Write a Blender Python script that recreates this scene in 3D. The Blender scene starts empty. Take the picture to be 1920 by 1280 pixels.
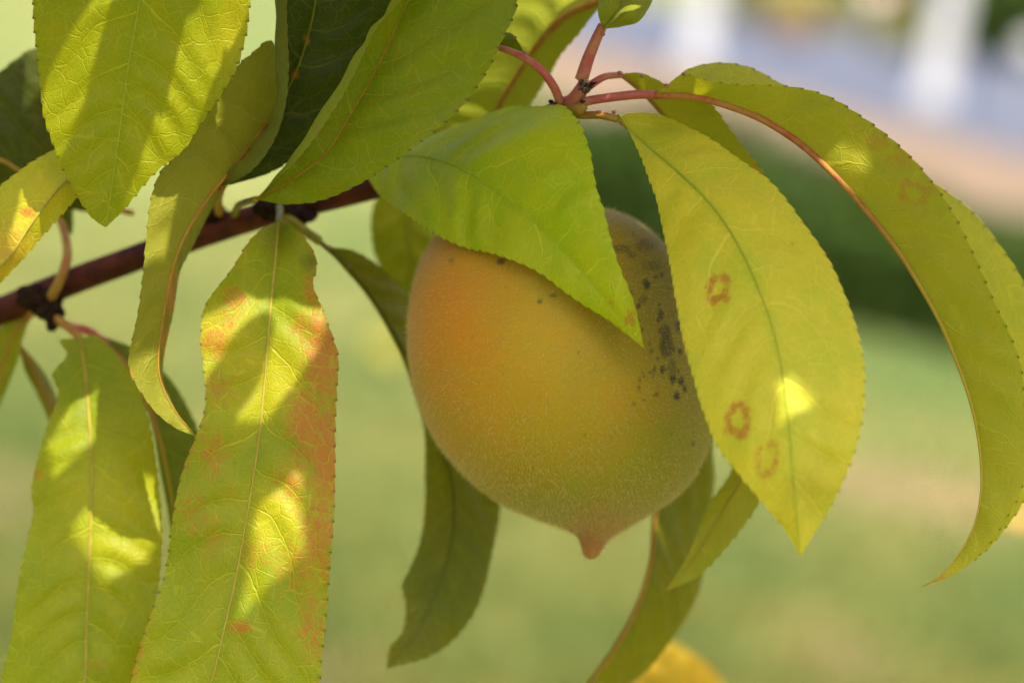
import bpy, math, random
import numpy as np
from mathutils import Vector, Matrix

random.seed(7); rng = np.random.default_rng(7)
scene = bpy.context.scene
C = scene.collection
R = math.radians

# ---------------------------------------------------------------- camera
FOCAL, SENSOR, FOCUS = 90.0, 36.0, 0.56
CAM_Z, PITCH, ROLL = 1.35, 9.2, 10.0
cam_d = bpy.data.cameras.new('camera'); cam = bpy.data.objects.new('camera', cam_d); C.objects.link(cam)
cam_d.lens = FOCAL; cam_d.sensor_width = SENSOR; cam_d.sensor_fit = 'HORIZONTAL'
cam_d.clip_start = 0.02; cam_d.clip_end = 3000
cam_d.dof.use_dof = True; cam_d.dof.focus_distance = FOCUS; cam_d.dof.aperture_fstop = 6.6
scene.camera = cam
CR = np.array([1.0, 0, 0]); CF = np.array([0, math.cos(R(PITCH)), -math.sin(R(PITCH))]); CU = np.cross(CR, CF)
CR, CU = CR * math.cos(R(ROLL)) + CU * math.sin(R(ROLL)), CU * math.cos(R(ROLL)) - CR * math.sin(R(ROLL))
CP = np.array([0, 0, CAM_Z])
cam.matrix_world = Matrix(((CR[0], CU[0], -CF[0], CP[0]), (CR[1], CU[1], -CF[1], CP[1]), (CR[2], CU[2], -CF[2], CP[2]), (0, 0, 0, 1)))

# ---------------------------------------------------------------- light
SUN = 0.30 * CR + 0.78 * CU - 0.56 * CF; SUN = SUN / np.linalg.norm(SUN)     # towards the sun
w = bpy.data.worlds.new('World'); scene.world = w; w.use_nodes = True
nt = w.node_tree; bg = nt.nodes['Background']
sky = nt.nodes.new('ShaderNodeTexSky'); sky.sky_type = 'NISHITA'; sky.sun_disc = False
sky.sun_elevation = math.asin(SUN[2]); sky.sun_rotation = math.atan2(SUN[0], SUN[1])
sky.air_density = 0.5; sky.dust_density = 5.0; sky.ozone_density = 0.0
nt.links.new(sky.outputs[0], bg.inputs[0]); bg.inputs[1].default_value = 0.13
sl = bpy.data.lights.new('sun', 'SUN'); sun = bpy.data.objects.new('sun', sl); C.objects.link(sun)
sl.energy = 3.2; sl.angle = R(0.7); sl.color = (1, 0.93, 0.80)
sun.rotation_euler = Vector(SUN).to_track_quat('Z', 'Y').to_euler(); sun.location = (0, 0, 8)
vs = scene.view_settings
vs.view_transform = 'Standard'; vs.look = 'None'; vs.gamma = 1; vs.exposure = 1.76
scene.cycles.max_bounces = 10; scene.cycles.transmission_bounces = 8; scene.cycles.diffuse_bounces = 5
scene.cycles.use_denoising = True

# ---------------------------------------------------------------- geometry helpers
def at(px, py, d):
    """photo pixel and depth in cm behind the plane of focus -> world point"""
    D = FOCUS + d / 100.0
    k = D * SENSOR / FOCAL / 1920.0
    return CP + CF * D + CR * ((px - 960) * k) + CU * ((640 - py) * k)
def pix(P):
    v = P - CP; D = v @ CF; k = D * SENSOR / FOCAL / 1920.0
    return 960 + (v @ CR) / k, 640 - (v @ CU) / k
def ground_at(px, py, z=0.0):
    k = SENSOR / FOCAL / 1920.0
    r = CF + CR * ((px - 960) * k) + CU * ((640 - py) * k)
    t = (z - CAM_Z) / r[2]
    return CP + r * t
def catmull(P, n):
    """resample a control polyline to n+1 points, even in arc length"""
    P = np.asarray(P, float)
    if len(P) == 2: dense = P[0] + (P[1] - P[0]) * np.linspace(0, 1, 40)[:, None]
    else:
        Q = np.vstack([2 * P[0] - P[1], P, 2 * P[-1] - P[-2]])
        out = []
        t = np.linspace(0, 1, 24, endpoint=False)[:, None]
        for i in range(1, len(Q) - 2):
            p0, p1, p2, p3 = Q[i - 1], Q[i], Q[i + 1], Q[i + 2]
            out.append(.5 * (2 * p1 + (p2 - p0) * t + (2 * p0 - 5 * p1 + 4 * p2 - p3) * t ** 2 + (3 * p1 - p0 - 3 * p2 + p3) * t ** 3))
        out.append(P[-1:]); dense = np.vstack(out)
    s = np.r_[0, np.cumsum(np.linalg.norm(np.diff(dense, axis=0), axis=1))]
    q = np.linspace(0, s[-1], n + 1)
    return np.stack([np.interp(q, s, dense[:, k]) for k in range(dense.shape[1])], 1), s[-1]
def norm(a): return a / np.maximum(np.linalg.norm(a, axis=-1, keepdims=True), 1e-9)

def mesh_obj(name, V, F, mat, parent=None, smooth=True):
    me = bpy.data.meshes.new(name)
    V = np.asarray(V, np.float32)
    me.from_pydata(V.tolist(), [], F.tolist() if isinstance(F, np.ndarray) else F); me.update()
    if smooth: me.shade_smooth()
    if mat: me.materials.append(mat)
    o = bpy.data.objects.new(name, me); C.objects.link(o)
    if parent is not None: o.parent = parent
    return o
def big_mesh(name, V, F, mat, parent=None, smooth=True):
    """all-triangle or all-quad mesh straight from arrays"""
    V = np.asarray(V, np.float32); F = np.asarray(F, np.int32); k = F.shape[1]
    me = bpy.data.meshes.new(name)
    me.vertices.add(len(V)); me.vertices.foreach_set('co', V.ravel())
    me.loops.add(F.size); me.loops.foreach_set('vertex_index', F.ravel())
    me.polygons.add(len(F)); me.polygons.foreach_set('loop_start', np.arange(0, F.size, k, dtype=np.int32))
    me.polygons.foreach_set('loop_total', np.full(len(F), k, np.int32))
    me.update(calc_edges=True); me.validate()
    if smooth: me.shade_smooth()
    if mat: me.materials.append(mat)
    o = bpy.data.objects.new(name, me); C.objects.link(o)
    if parent is not None: o.parent = parent
    return o
def attr(o, name, data, kind='FLOAT'):
    a = o.data.attributes.new(name, kind, 'POINT')
    key = {'FLOAT': 'value', 'FLOAT_VECTOR': 'vector', 'FLOAT_COLOR': 'color'}[kind]
    a.data.foreach_set(key, np.asarray(data, np.float32).ravel())
def tag(o, label=None, cat=None, group=None, kind=None):
    if label: o['label'] = label
    if cat: o['category'] = cat
    if group: o['group'] = group
    if kind: o['kind'] = kind
    return o
def empty(name, loc):
    o = bpy.data.objects.new(name, None); C.objects.link(o); o.location = loc; o.empty_display_size = .05
    bpy.context.view_layer.update()
    return o
def keep(o, parent):
    """parent o (built in world coordinates) without moving it"""
    o.parent = parent; bpy.context.view_layer.update()
    o.matrix_parent_inverse = parent.matrix_world.inverted()
    return o
def tube(name, P, rad, mat, parent=None, sides=10, n=None, bump=0.0, seed=0):
    """tapered tube along world points P, rad = one radius per control point (m)"""
    P = np.asarray(P, float); n = n or max(8, 5 * len(P))
    Q, _ = catmull(P, n)
    s = np.r_[0, np.cumsum(np.linalg.norm(np.diff(P, axis=0), axis=1))]; s /= s[-1]
    r = np.interp(np.linspace(0, 1, n + 1), s, rad)
    T = norm(np.gradient(Q, axis=0)); up = min((norm(np.array(u)) for u in ((.13, -.9, .41), (.95, .2, .1), (.1, .3, .95), (.7, -.1, -.7))), key=lambda u: np.abs(T @ u).max()); A = norm(np.cross(T, up)); B = np.cross(T, A)
    ang = np.arange(sides) / sides * 2 * math.pi
    rr = r[:, None] * np.ones(sides)
    if bump:
        g = np.random.default_rng(seed); rr = rr * (1 + bump * g.normal(size=rr.shape))
    V = Q[:, None] + (A[:, None] * np.cos(ang)[None, :, None] + B[:, None] * np.sin(ang)[None, :, None]) * rr[..., None]
    V = np.vstack([V.reshape(-1, 3), Q[0] - T[0] * r[0] * .4, Q[-1] + T[-1] * r[-1] * .5])
    F = []
    for i in range(n):
        for j in range(sides):
            a = i * sides + j; b = i * sides + (j + 1) % sides
            F.append((a, b, b + sides, a + sides))
    e0, e1 = len(V) - 2, len(V) - 1
    for j in range(sides):
        F.append((e0, (j + 1) % sides, j)); F.append((e1, n * sides + j, n * sides + (j + 1) % sides))
    o = mesh_obj(name, V, F, mat, parent)
    attr(o, 'along', np.r_[np.repeat(np.linspace(0, 1, n + 1), sides), 0, 1])
    return o

# ---------------------------------------------------------------- materials
class N:
    def __init__(s, name):
        s.m = bpy.data.materials.new(name); s.m.use_nodes = True; s.t = s.m.node_tree; s.t.nodes.clear()
        s.out = s.t.nodes.new('ShaderNodeOutputMaterial')
    def n(s, typ, **kw):
        x = s.t.nodes.new('ShaderNode' + typ)
        for k, v in kw.items():
            if k.startswith('i_'):
                key = k[2:]; key = int(key) if key.isdigit() else key
                s.put(x.inputs[key], v)
            else: setattr(x, k, v)
        return x
    def put(s, sock, v):
        if isinstance(v, bpy.types.NodeSocket): s.t.links.new(v, sock)
        elif isinstance(v, bpy.types.Node): s.t.links.new(v.outputs[0], sock)
        else: sock.default_value = v
    def math(s, op, a, b=0.0, c=None, clamp=False):
        x = s.n('Math', operation=op, use_clamp=clamp); s.put(x.inputs[0], a); s.put(x.inputs[1], b)
        if c is not None: s.put(x.inputs[2], c)
        return x.outputs[0]
    def mix(s, f, a, b, typ='MIX'):
        x = s.n('Mix', data_type='RGBA', blend_type=typ); s.put(x.inputs[0], f); s.put(x.inputs[6], a); s.put(x.inputs[7], b)
        return x.outputs[2]
    def step(s, x, lo, hi, to0=0.0, to1=1.0):
        m = s.n('MapRange', interpolation_type='SMOOTHSTEP'); s.put(m.inputs[0], x); s.put(m.inputs[1], lo); s.put(m.inputs[2], hi)
        s.put(m.inputs[3], to0); s.put(m.inputs[4], to1); return m.outputs[0]
    def attr(s, name, out='Fac'): return s.n('Attribute', attribute_name=name).outputs[out]
    def noise(s, vec, scale, detail=3.0, rough=.55):
        x = s.n('TexNoise', i_Scale=scale, i_Detail=detail, i_Roughness=rough)
        if vec is not None: s.put(x.inputs['Vector'], vec)
        return x.outputs[0]
def rgb(r, g, b): return (r, g, b, 1)
def lin(r, g, b):
    f = lambda c: c / 12.92 if c <= .04045 else ((c + .055) / 1.055) ** 2.4
    return np.array([f(c / 255) for c in (r, g, b)])

def leaf_material():
    s = N('leaf_blade')
    uv = s.attr('luv', 'Vector'); col = s.attr('col', 'Color'); red = s.attr('red'); w_ = s.attr('phase'); va = s.attr('vabs'); gl = s.attr('gland')
    dn = s.n('TexNoise', i_Scale=2.2, i_Detail=2.0); s.put(dn.inputs['Vector'], uv)
    dist = s.n('VectorMath', operation='MULTIPLY_ADD'); s.put(dist.inputs[0], dn.outputs[1]); dist.inputs[1].default_value = (.22, .22, 0); s.put(dist.inputs[2], uv)
    # secondary veins: integer lines of the phase
    wn = s.noise(uv, 1.3, 3.0)
    wp = s.math('MULTIPLY_ADD', wn, .30, w_)
    d1 = s.math('ABSOLUTE', s.math('SUBTRACT', s.math('FRACT', s.math('ADD', wp, .5)), .5))
    vwid = s.step(va, 0.0, 1.0, .036, .014)
    sec = s.math('SUBTRACT', 1.0, s.step(s.math('DIVIDE', d1, vwid), .25, 1.0))
    sec = s.math('MULTIPLY', sec, s.step(va, .78, .98, 1.0, 0.0))
    # reticulation between them
    v1 = s.n('TexVoronoi', feature='DISTANCE_TO_EDGE', i_Scale=2.6); s.put(v1.inputs['Vector'], dist.outputs[0])
    ter = s.math('SUBTRACT', 1.0, s.step(v1.outputs[0], .008, .05))
    v2 = s.n('TexVoronoi', feature='DISTANCE_TO_EDGE', i_Scale=8.0); s.put(v2.inputs['Vector'], dist.outputs[0])
    fin = s.math('SUBTRACT', 1.0, s.step(v2.outputs[0], .01, .10))
    n1 = s.noise(uv, .9, 4.0, .6); n2 = s.noise(uv, 5.0, 5.0, .65); n3 = s.noise(uv, 26.0, 2.0)
    base = s.mix(s.step(n1, .35, .7), col, s.mix(1.0, col, rgb(.80, .93, .85), 'MULTIPLY'))
    base = s.mix(s.math('MULTIPLY', s.step(n2, .45, .75), .22), base, s.mix(1.0, col, rgb(1.28, 1.10, .9), 'MULTIPLY'))
    base = s.mix(s.math('MULTIPLY', s.step(n3, .4, .7), .16), base, s.mix(1.0, col, rgb(.72, .78, .7), 'MULTIPLY'))
    base = s.mix(s.step(va, .02, .14, .32, 0.0), base, s.mix(1.0, col, rgb(.62, .86, .7), 'MULTIPLY'))
    # autumn red, broken up along the cells
    rm = s.math('ADD', red, s.math('MULTIPLY', s.math('SUBTRACT', n2, .5), 1.3))
    rm = s.math('ADD', rm, s.math('MULTIPLY', s.math('SUBTRACT', s.noise(uv, 17.0, 3.0), .5), .9))
    rm = s.math('MULTIPLY', s.step(rm, .25, .85), s.math('MINIMUM', s.math('MULTIPLY', red, 2.4), .82))
    redc = s.mix(s.noise(uv, 3.0), rgb(.36, .090, .020), rgb(.36, .14, .02))
    base = s.mix(rm, base, redc)
    vcol = s.mix(.20, s.mix(1.0, col, rgb(1.45, 1.4, 2.0), 'MULTIPLY'), rgb(.40, .37, .05))
    veins = s.math('MAXIMUM', s.math('MULTIPLY', sec, .62), s.math('MAXIMUM', s.math('MULTIPLY', ter, .34), s.math('MULTIPLY', fin, .15)))
    base = s.mix(veins, base, vcol)
    geo = s.n('NewGeometry')
    under = s.mix(.40, base, rgb(.28, .28, .035))
    base = s.mix(geo.outputs['Backfacing'], base, under)
    base = s.mix(gl, base, rgb(.035, .016, .008))
    h = s.math('ADD', s.math('MULTIPLY', veins, -.7), s.math('MULTIPLY', n3, .22))
    h = s.math('ADD', h, s.math('MULTIPLY', n2, .5))
    bump = s.n('Bump', i_Strength=.75, i_Distance=.0005); s.put(bump.inputs['Height'], h)
    p = s.n('BsdfPrincipled', i_Roughness=.45); s.put(p.inputs['Base Color'], base); s.put(p.inputs['Normal'], bump)
    s.put(p.inputs['Roughness'], s.math('ADD', s.math('MULTIPLY', geo.outputs['Backfacing'], .25), s.step(n2, .3, .7, .34, .48)))
    p.inputs['Specular IOR Level'].default_value = .20
    tr = s.n('BsdfTranslucent'); s.put(tr.inputs[0], s.mix(1.0, base, rgb(1.4, 1.22, .35), 'MULTIPLY')); s.put(tr.inputs['Normal'], bump)
    mx = s.n('MixShader', i_0=.38); s.put(mx.inputs[1], p.outputs[0]); s.put(mx.inputs[2], tr.outputs[0])
    s.put(s.out.inputs[0], mx.outputs[0]); return s.m
LEAF = leaf_material()

def simple(name, c0, c1, scale=400.0, rough=.5, trans=0.0, bump=.3, bdist=.0004, spec=.5, stretch=None, lo=.35, hi=.65, tip=None):
    s = N(name); tc = s.n('TexCoord'); vec = tc.outputs['Object']
    if stretch:
        mp = s.n('Mapping'); s.put(mp.inputs[0], vec); mp.inputs['Scale'].default_value = stretch; vec = mp.outputs[0]
    n1 = s.noise(vec, scale, 5.0, .65)
    base = s.mix(s.step(n1, lo, hi), rgb(*c0), rgb(*c1))
    if tip: base = s.mix(s.step(s.attr('along'), .22, .62), base, rgb(*tip))
    bp = s.n('Bump', i_Strength=bump, i_Distance=bdist); s.put(bp.inputs['Height'], n1)
    p = s.n('BsdfPrincipled', i_Roughness=rough); s.put(p.inputs['Base Color'], base); s.put(p.inputs['Normal'], bp)
    p.inputs['Specular IOR Level'].default_value = spec
    if trans:
        tr = s.n('BsdfTranslucent'); s.put(tr.inputs[0], base); mx = s.n('MixShader', i_0=trans)
        s.put(mx.inputs[1], p.outputs[0]); s.put(mx.inputs[2], tr.outputs[0]); s.put(s.out.inputs[0], mx.outputs[0])
    else: s.put(s.out.inputs[0], p.outputs[0])
    return s.m
RIB = {
    'tan': simple('midrib_tan', (.34, .25, .035), (.40, .32, .05), 300, .6, .25, spec=.12),
    'green': simple('midrib_green', (.20, .215, .010), (.27, .26, .016), 300, .6, .25, spec=.12),
    'pale': simple('midrib_pale', (.33, .36, .020), (.40, .40, .035), 300, .6, .3, spec=.12),
    'dark': simple('midrib_dark', (.085, .10, .005), (.13, .12, .008), 300, .6, .25, spec=.12),
    'red': simple('midrib_red', (.36, .075, .035), (.40, .19, .04), 250, .5, .2, spec=.2, tip=(.36, .27, .02)),
    'orange': simple('midrib_orange', (.33, .15, .02), (.38, .22, .03), 250, .55, .25, spec=.15),
}
PET = {
    'red': simple('petiole_red', (.36, .065, .055), (.40, .15, .07), 220, .45, .12, spec=.3),
    'orange': simple('petiole_orange', (.30, .12, .02), (.34, .21, .035), 220, .5, .15, spec=.2),
    'green': simple('petiole_green', (.17, .165, .012), (.26, .22, .025), 220, .5, .2, spec=.15),
}
BARK = simple('branch_bark', (.030, .006, .003), (.080, .017, .006), 160, .6, 0, .6, .0012, .15)
BARKDARK = simple('bark_scar', (.010, .006, .003), (.040, .020, .010), 700, .9, 0, 1.0, .002, .08)
TRUNK = simple('trunk_bark', (.05, .03, .022), (.13, .09, .07), 30, .85, 0, .9, .01)
GLAND = simple('gland_brown', (.20, .055, .02), (.30, .11, .04), 900, .35)

# ---------------------------------------------------------------- leaves
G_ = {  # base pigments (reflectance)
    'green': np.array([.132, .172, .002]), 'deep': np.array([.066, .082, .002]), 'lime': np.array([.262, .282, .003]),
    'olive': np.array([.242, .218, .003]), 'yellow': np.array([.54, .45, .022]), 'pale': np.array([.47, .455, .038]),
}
def leaf(parent, Lc, M, Rc, a='green', b='lime', mixf=.4, marks=(), rings=(), reds=(), rib='tan', rib_r=(.035, .012), under=False,
         teeth=.26, tooth_h=.035, bulge=(.05, .05), pet=None, pet_mat='red', pet_r=.06, vein=(.92, .55, .22), seed=0, wave=.05,
         glands=(), label=None, gdark=1.0, edge_red=0.0, name='leaf'):
    """Lc / Rc: lists of polylines from next to the midrib out to the margin; points are (photo x, photo y, depth cm)"""
    g = np.random.default_rng(seed + 100)
    P3 = lambda L: np.array([at(*p) for p in L])
    Mw, length = catmull(P3(M), 10)
    lcm = length * 100
    nt_ = max(10, int(lcm / teeth)); per = 6; nu = nt_ * per
    Mp, _ = catmull(P3(M), nu)
    halves = []
    vv = np.r_[np.linspace(0, .9, 13), .95, .985, 1.0]
    ncm = np.linspace(0, 1, nu + 1) * lcm
    allV, allF = [], []; cols = {k: [] for k in ('luv', 'col', 'red', 'phase', 'vabs', 'gland')}
    jit = g.uniform(-.25, .25, size=(2, nt_ + 3))
    for side, (sec, bl) in enumerate(((Lc, bulge[0]), (Rc, bulge[1]))):
        rails = [Mp] + [catmull(P3(q), nu)[0] for q in sec]
        if len(rails) == 2:
            E = rails[1]; W = E - Mp
            S = Mp[:, None] + W[:, None] * vv[None, :, None]
        else:   # rolled margin: spline through the rails
            K = np.linspace(0, 1, len(rails)); K = np.array([0, .72, 1.0]) if len(rails) == 3 else K
            S = np.zeros((nu + 1, len(vv), 3))
            Q = np.stack(rails, 1)
            for i in range(nu + 1):
                d, _ = catmull(Q[i], len(vv) * 3); ss = np.linspace(0, 1, len(d)); S[i] = np.stack([np.interp(vv, ss, d[:, k]) for k in range(3)], 1)
            W = rails[1] - Mp
        T = norm(np.gradient(Mp, axis=0))
        wl = np.linalg.norm(np.diff(S, axis=1), axis=2).sum(1)
        Nn = norm(np.cross(T, norm(W)))
        if Nn[nu // 2] @ CF > 0: Nn = -Nn
        for rng_ in (range(nu // 2 + 1, nu + 1), range(nu // 2 - 1, -1, -1)):
            for i in rng_:
                j = i - 1 if i > nu // 2 else i + 1
                if Nn[i] @ Nn[j] < 0: Nn[i] = -Nn[i]
        und = under[side] if isinstance(under, tuple) else under
        kern = np.ones(31) / 31
        Nn = norm(np.stack([np.convolve(np.pad(Nn[:, k], 15, mode='edge'), kern, 'valid') for k in range(3)], 1))
        vcm = vv[None, :] * wl[:, None] * 100
        ph = (ncm[:, None] - vein[1] * vcm - vein[2] * vcm ** 2) / vein[0] + side * .47 + seed * .37
        ph = ph + .22 * np.sin(ncm[:, None] * 1.7 + seed + side * 2) + .10 * np.sin(vcm * 3.1 + ncm[:, None] * .8 + seed)
        arch = 4 * vv * (1 - vv)
        disp = bl * arch[None, :] * wl[:, None] * 100
        sgn = -1 if und else 1
        pill = .050 * sgn * (-np.cos(2 * math.pi * ph)) * np.sin(np.clip(vv, 0, 1) * math.pi)[None, :] * np.clip(wl[:, None] * 100 / 1.2, 0, 1)
        f1, f2 = g.uniform(1.0, 1.6), g.uniform(2.2, 3.2)
        rip = wave * (np.sin(ncm * f1 + g.uniform(0, 6)) + .6 * np.sin(ncm * f2 + g.uniform(0, 6)))[:, None] * (vv ** 2.2)[None, :] * np.clip(wl[:, None] * 100, 0, 1)
        S = S + Nn[:, None] * ((disp + pill + rip)[..., None] / 100)
        # serrate margin: rounded lobes that end in a small dark gland
        fr = (np.arange(nu + 1) % per) / per; ti = np.arange(nu + 1) // per
        jt = jit[side][np.clip(ti, 0, nt_ + 2)]
        lob = (1 - (1 - fr) ** 2.2) * (1 + jt) - .35
        env = np.clip(np.minimum(ncm / 1.2, (lcm - ncm) / .6), 0, 1) * np.clip(wl * 100 / .4, 0, 1)
        D = norm(S[:, -1] - S[:, -4]) ; off = (tooth_h * lob * env / 100)[:, None]
        for k, fac in ((-1, 1.0), (-2, .8), (-3, .45)): S[:, k] += (D + .35 * T * fr[:, None]) * off * fac
        gla = np.zeros(S.shape[:2]); tip = (fr > .8); gla[:, -1] = np.where(tip, 1, 0) * env * gdark; gla[:, -2] = np.where(tip, .45, 0) * env * gdark
        if gdark > 0:   # tooth tips hooked forward
            S[:, -1] += (D * .012 + T * .012)[:] / 100 * (tip * env)[:, None] * 1.0
        n0 = sum(len(x) for x in allV); nv = len(vv)
        idx = n0 + np.arange((nu + 1) * nv).reshape(nu + 1, nv)
        F = np.stack([idx[:-1, :-1], idx[:-1, 1:], idx[1:, 1:], idx[1:, :-1]], -1).reshape(-1, 4)
        v0 = S[nu // 2, nv // 2]; e1 = S[nu // 2 + 3, nv // 2] - v0; e2 = S[nu // 2, nv // 2 + 1] - v0
        fn = np.cross(e2, e1)       # normal of (a,b,c,d) winding
        ref = Nn[nu // 2] * (-1 if und else 1)
        # faces wind so that the upper side carries the normal; the two halves share the midrib's reference side
        facing = fn @ ref
        if facing < 0: F = F[:, ::-1]
        allV.append(S.reshape(-1, 3)); allF.append(F)
        px, py = pix(S.reshape(-1, 3))
        f = mixf + .25 * (np.sin(ncm[:, None] * .55 + seed * 1.3) * .5 + (vv[None, :] - .5) * .5); f = np.clip(f, 0, 1).ravel()
        A, B = G_[a] if isinstance(a, str) else np.array(a), G_[b] if isinstance(b, str) else np.array(b)
        col = A[None] * (1 - f[:, None]) + B[None] * f[:, None]
        for (mx, my, mr, mc, am) in marks:
            q = am * np.exp(-((px - mx) ** 2 + (py - my) ** 2) / (mr * mr)); mc = G_[mc] if isinstance(mc, str) else np.array(mc)
            col = col * (1 - q[:, None]) + mc[None] * q[:, None]
        rd = np.zeros(len(px))
        for (mx, my, ra, rb, am) in reds: rd = np.maximum(rd, am * np.exp(-((px - mx) / ra) ** 2 - ((py - my) / rb) ** 2))
        for (mx, my, ra, rb, wd, am) in rings:
            th = np.arctan2((py - my) / rb, (px - mx) / ra); q = np.sqrt(((px - mx) / ra) ** 2 + ((py - my) / rb) ** 2) * (1 + .12 * np.sin(2 * th + mx) + .06 * np.sin(3 * th + my)); rd = np.maximum(rd, am * (.92 + .08 * np.sin(th * 1.0 + mx * .7)) * np.exp(-((q - 1) / wd) ** 2))
        if edge_red: rd = np.maximum(rd, edge_red * np.repeat((vv ** 6)[None], nu + 1, 0).ravel() * (.6 + .4 * np.sin(np.repeat(ncm[:, None], nv, 1).ravel() * 1.3)))
        cols['col'].append(np.c_[col, np.ones(len(col))]); cols['red'].append(rd); cols['phase'].append(ph.ravel())
        cols['vabs'].append(np.repeat(vv[None], nu + 1, 0).ravel()); cols['gland'].append(gla.ravel())
        sg = 1 if side else -1
        cols['luv'].append(np.c_[np.repeat(ncm[:, None], nv, 1).ravel() + seed * 17.3, (sg * vcm).ravel() + seed * 5.1, np.full(vcm.size, seed * 3.7)])
    V = np.vstack(allV); F = np.vstack(allF)
    o = big_mesh(name, V, F, LEAF); keep(o, parent)
    attr(o, 'luv', np.vstack(cols['luv']), 'FLOAT_VECTOR'); attr(o, 'col', np.vstack(cols['col']), 'FLOAT_COLOR')
    for k in ('red', 'phase', 'vabs', 'gland'): attr(o, k, np.concatenate(cols[k]))
    if label: o['label'] = label
    def sub(x): x.parent = o; x.matrix_parent_inverse = o.matrix_world.inverted(); return x
    bpy.context.view_layer.update()
    m, _ = catmull(P3(M), 60)
    m = m - CF * (rib_r[0] * (.30 if under else .0) / 100)
    sub(tube('midrib', m, np.linspace(rib_r[0], rib_r[1], 61) / 100, RIB[rib], sides=8, n=90))
    if pet:
        pr = pet_r if isinstance(pet_r, (tuple, list)) else (pet_r * 1.25, pet_r)
        q = P3(pet); sub(tube('petiole', q, np.linspace(pr[0], pr[1], len(q)) / 100, PET[pet_mat], sides=12, n=40))
    for (gx, gy, gd, gr) in glands: sub(blob('gland', at(gx, gy, gd), gr / 100, GLAND))
    return o
def blob(name, c, r, mat, parent=None, n=8, squash=(1, 1, 1), rough=0.0, seed=0):
    g = np.random.default_rng(seed); V, F = [], []
    for i in range(n + 1):
        th = math.pi * i / n
        for j in range(2 * n):
            p = math.pi * j / n; k = 1 + rough * (.6 * g.normal() + 1.6 * math.sin(3 * p + seed + 2 * th) * math.sin(2 * th + seed) + 1.2 * math.sin(5 * p + 3 * th + seed * 2))
            d = np.array([math.sin(th) * math.cos(p) * squash[0], math.sin(th) * math.sin(p) * squash[1], math.cos(th) * squash[2]])
            # a cup-shaped top, as on the nectar glands of a leaf stalk
            V.append(np.asarray(c) + d * r * k * (1 - .25 * max(0, math.cos(th)) ** 4))
    for i in range(n):
        for j in range(2 * n):
            a = i * 2 * n + j; b = i * 2 * n + (j + 1) % (2 * n); F.append((a, b, b + 2 * n, a + 2 * n))
    return mesh_obj(name, V, F, mat, parent)
# --@@MAIN
# ================================================================ the setting
def grid_axis(lo, hi, n, far):
    a = np.linspace(lo, hi, n); return np.r_[-far, -far / 4, a, far / 4, far] if lo < 0 else np.r_[-far, a, far / 4, far]
xs = np.r_[-1500, -300, -60, np.linspace(-14, 14, 141), 60, 300, 1500]
ys = np.r_[-300, -40, -6, np.linspace(1, 22, 141), np.linspace(23, 60, 38), 120, 400, 2500]
X, Y = np.meshgrid(xs, ys)
V = np.c_[X.ravel(), Y.ravel(), np.zeros(X.size)]
idx = np.arange(X.size).reshape(X.shape)
F = np.stack([idx[:-1, :-1], idx[:-1, 1:], idx[1:, 1:], idx[1:, :-1]], -1).reshape(-1, 4)
def lawn_material():
    s = N('lawn_turf'); geo = s.n('NewGeometry'); vec = geo.outputs['Position']
    n1 = s.noise(vec, 1.1, 4.0, .6); n2 = s.noise(vec, 4.5, 5.0, .65); n3 = s.noise(vec, 40.0, 3.0)
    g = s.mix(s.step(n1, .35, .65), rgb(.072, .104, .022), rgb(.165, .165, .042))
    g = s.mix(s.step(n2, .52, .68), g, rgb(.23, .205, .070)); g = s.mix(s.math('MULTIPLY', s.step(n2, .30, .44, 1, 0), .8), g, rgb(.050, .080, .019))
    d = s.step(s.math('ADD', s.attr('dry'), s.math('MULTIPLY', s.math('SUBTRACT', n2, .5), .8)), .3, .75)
    g = s.mix(s.math('MULTIPLY', s.attr('shaded_green'), .85), g, s.mix(n2, rgb(.040, .085, .020), rgb(.070, .115, .028)))  # greener patches, with shade near the hedge painted into the turf colour
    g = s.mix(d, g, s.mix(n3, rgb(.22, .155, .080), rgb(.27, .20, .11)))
    bp = s.n('Bump', i_Strength=.6, i_Distance=.02); s.put(bp.inputs['Height'], n3)
    p = s.n('BsdfPrincipled', i_Roughness=.85); s.put(p.inputs['Base Color'], g); s.put(p.inputs['Normal'], bp); p.inputs['Specular IOR Level'].default_value = .25
    s.put(s.out.inputs[0], p.outputs[0]); return s.m
LAWN = lawn_material()
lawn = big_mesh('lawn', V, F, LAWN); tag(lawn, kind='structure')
dry = np.zeros(len(V)); shaded_green = np.zeros(len(V))
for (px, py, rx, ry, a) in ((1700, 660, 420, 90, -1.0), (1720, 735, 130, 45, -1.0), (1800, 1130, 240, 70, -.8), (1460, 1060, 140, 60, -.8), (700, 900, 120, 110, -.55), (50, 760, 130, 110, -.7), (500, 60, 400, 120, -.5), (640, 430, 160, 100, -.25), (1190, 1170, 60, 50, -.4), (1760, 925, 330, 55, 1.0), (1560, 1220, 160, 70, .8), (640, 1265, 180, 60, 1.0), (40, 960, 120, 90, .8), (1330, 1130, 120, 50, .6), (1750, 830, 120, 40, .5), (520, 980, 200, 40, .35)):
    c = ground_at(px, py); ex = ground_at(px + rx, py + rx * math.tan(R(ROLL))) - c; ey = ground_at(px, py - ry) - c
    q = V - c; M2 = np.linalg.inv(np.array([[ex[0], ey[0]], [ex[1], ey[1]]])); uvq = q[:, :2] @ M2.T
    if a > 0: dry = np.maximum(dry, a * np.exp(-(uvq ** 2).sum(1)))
    else: shaded_green = np.maximum(shaded_green, -a * np.exp(-(uvq ** 2).sum(1)))
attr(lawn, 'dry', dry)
attr(lawn, 'shaded_green', shaded_green)

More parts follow.
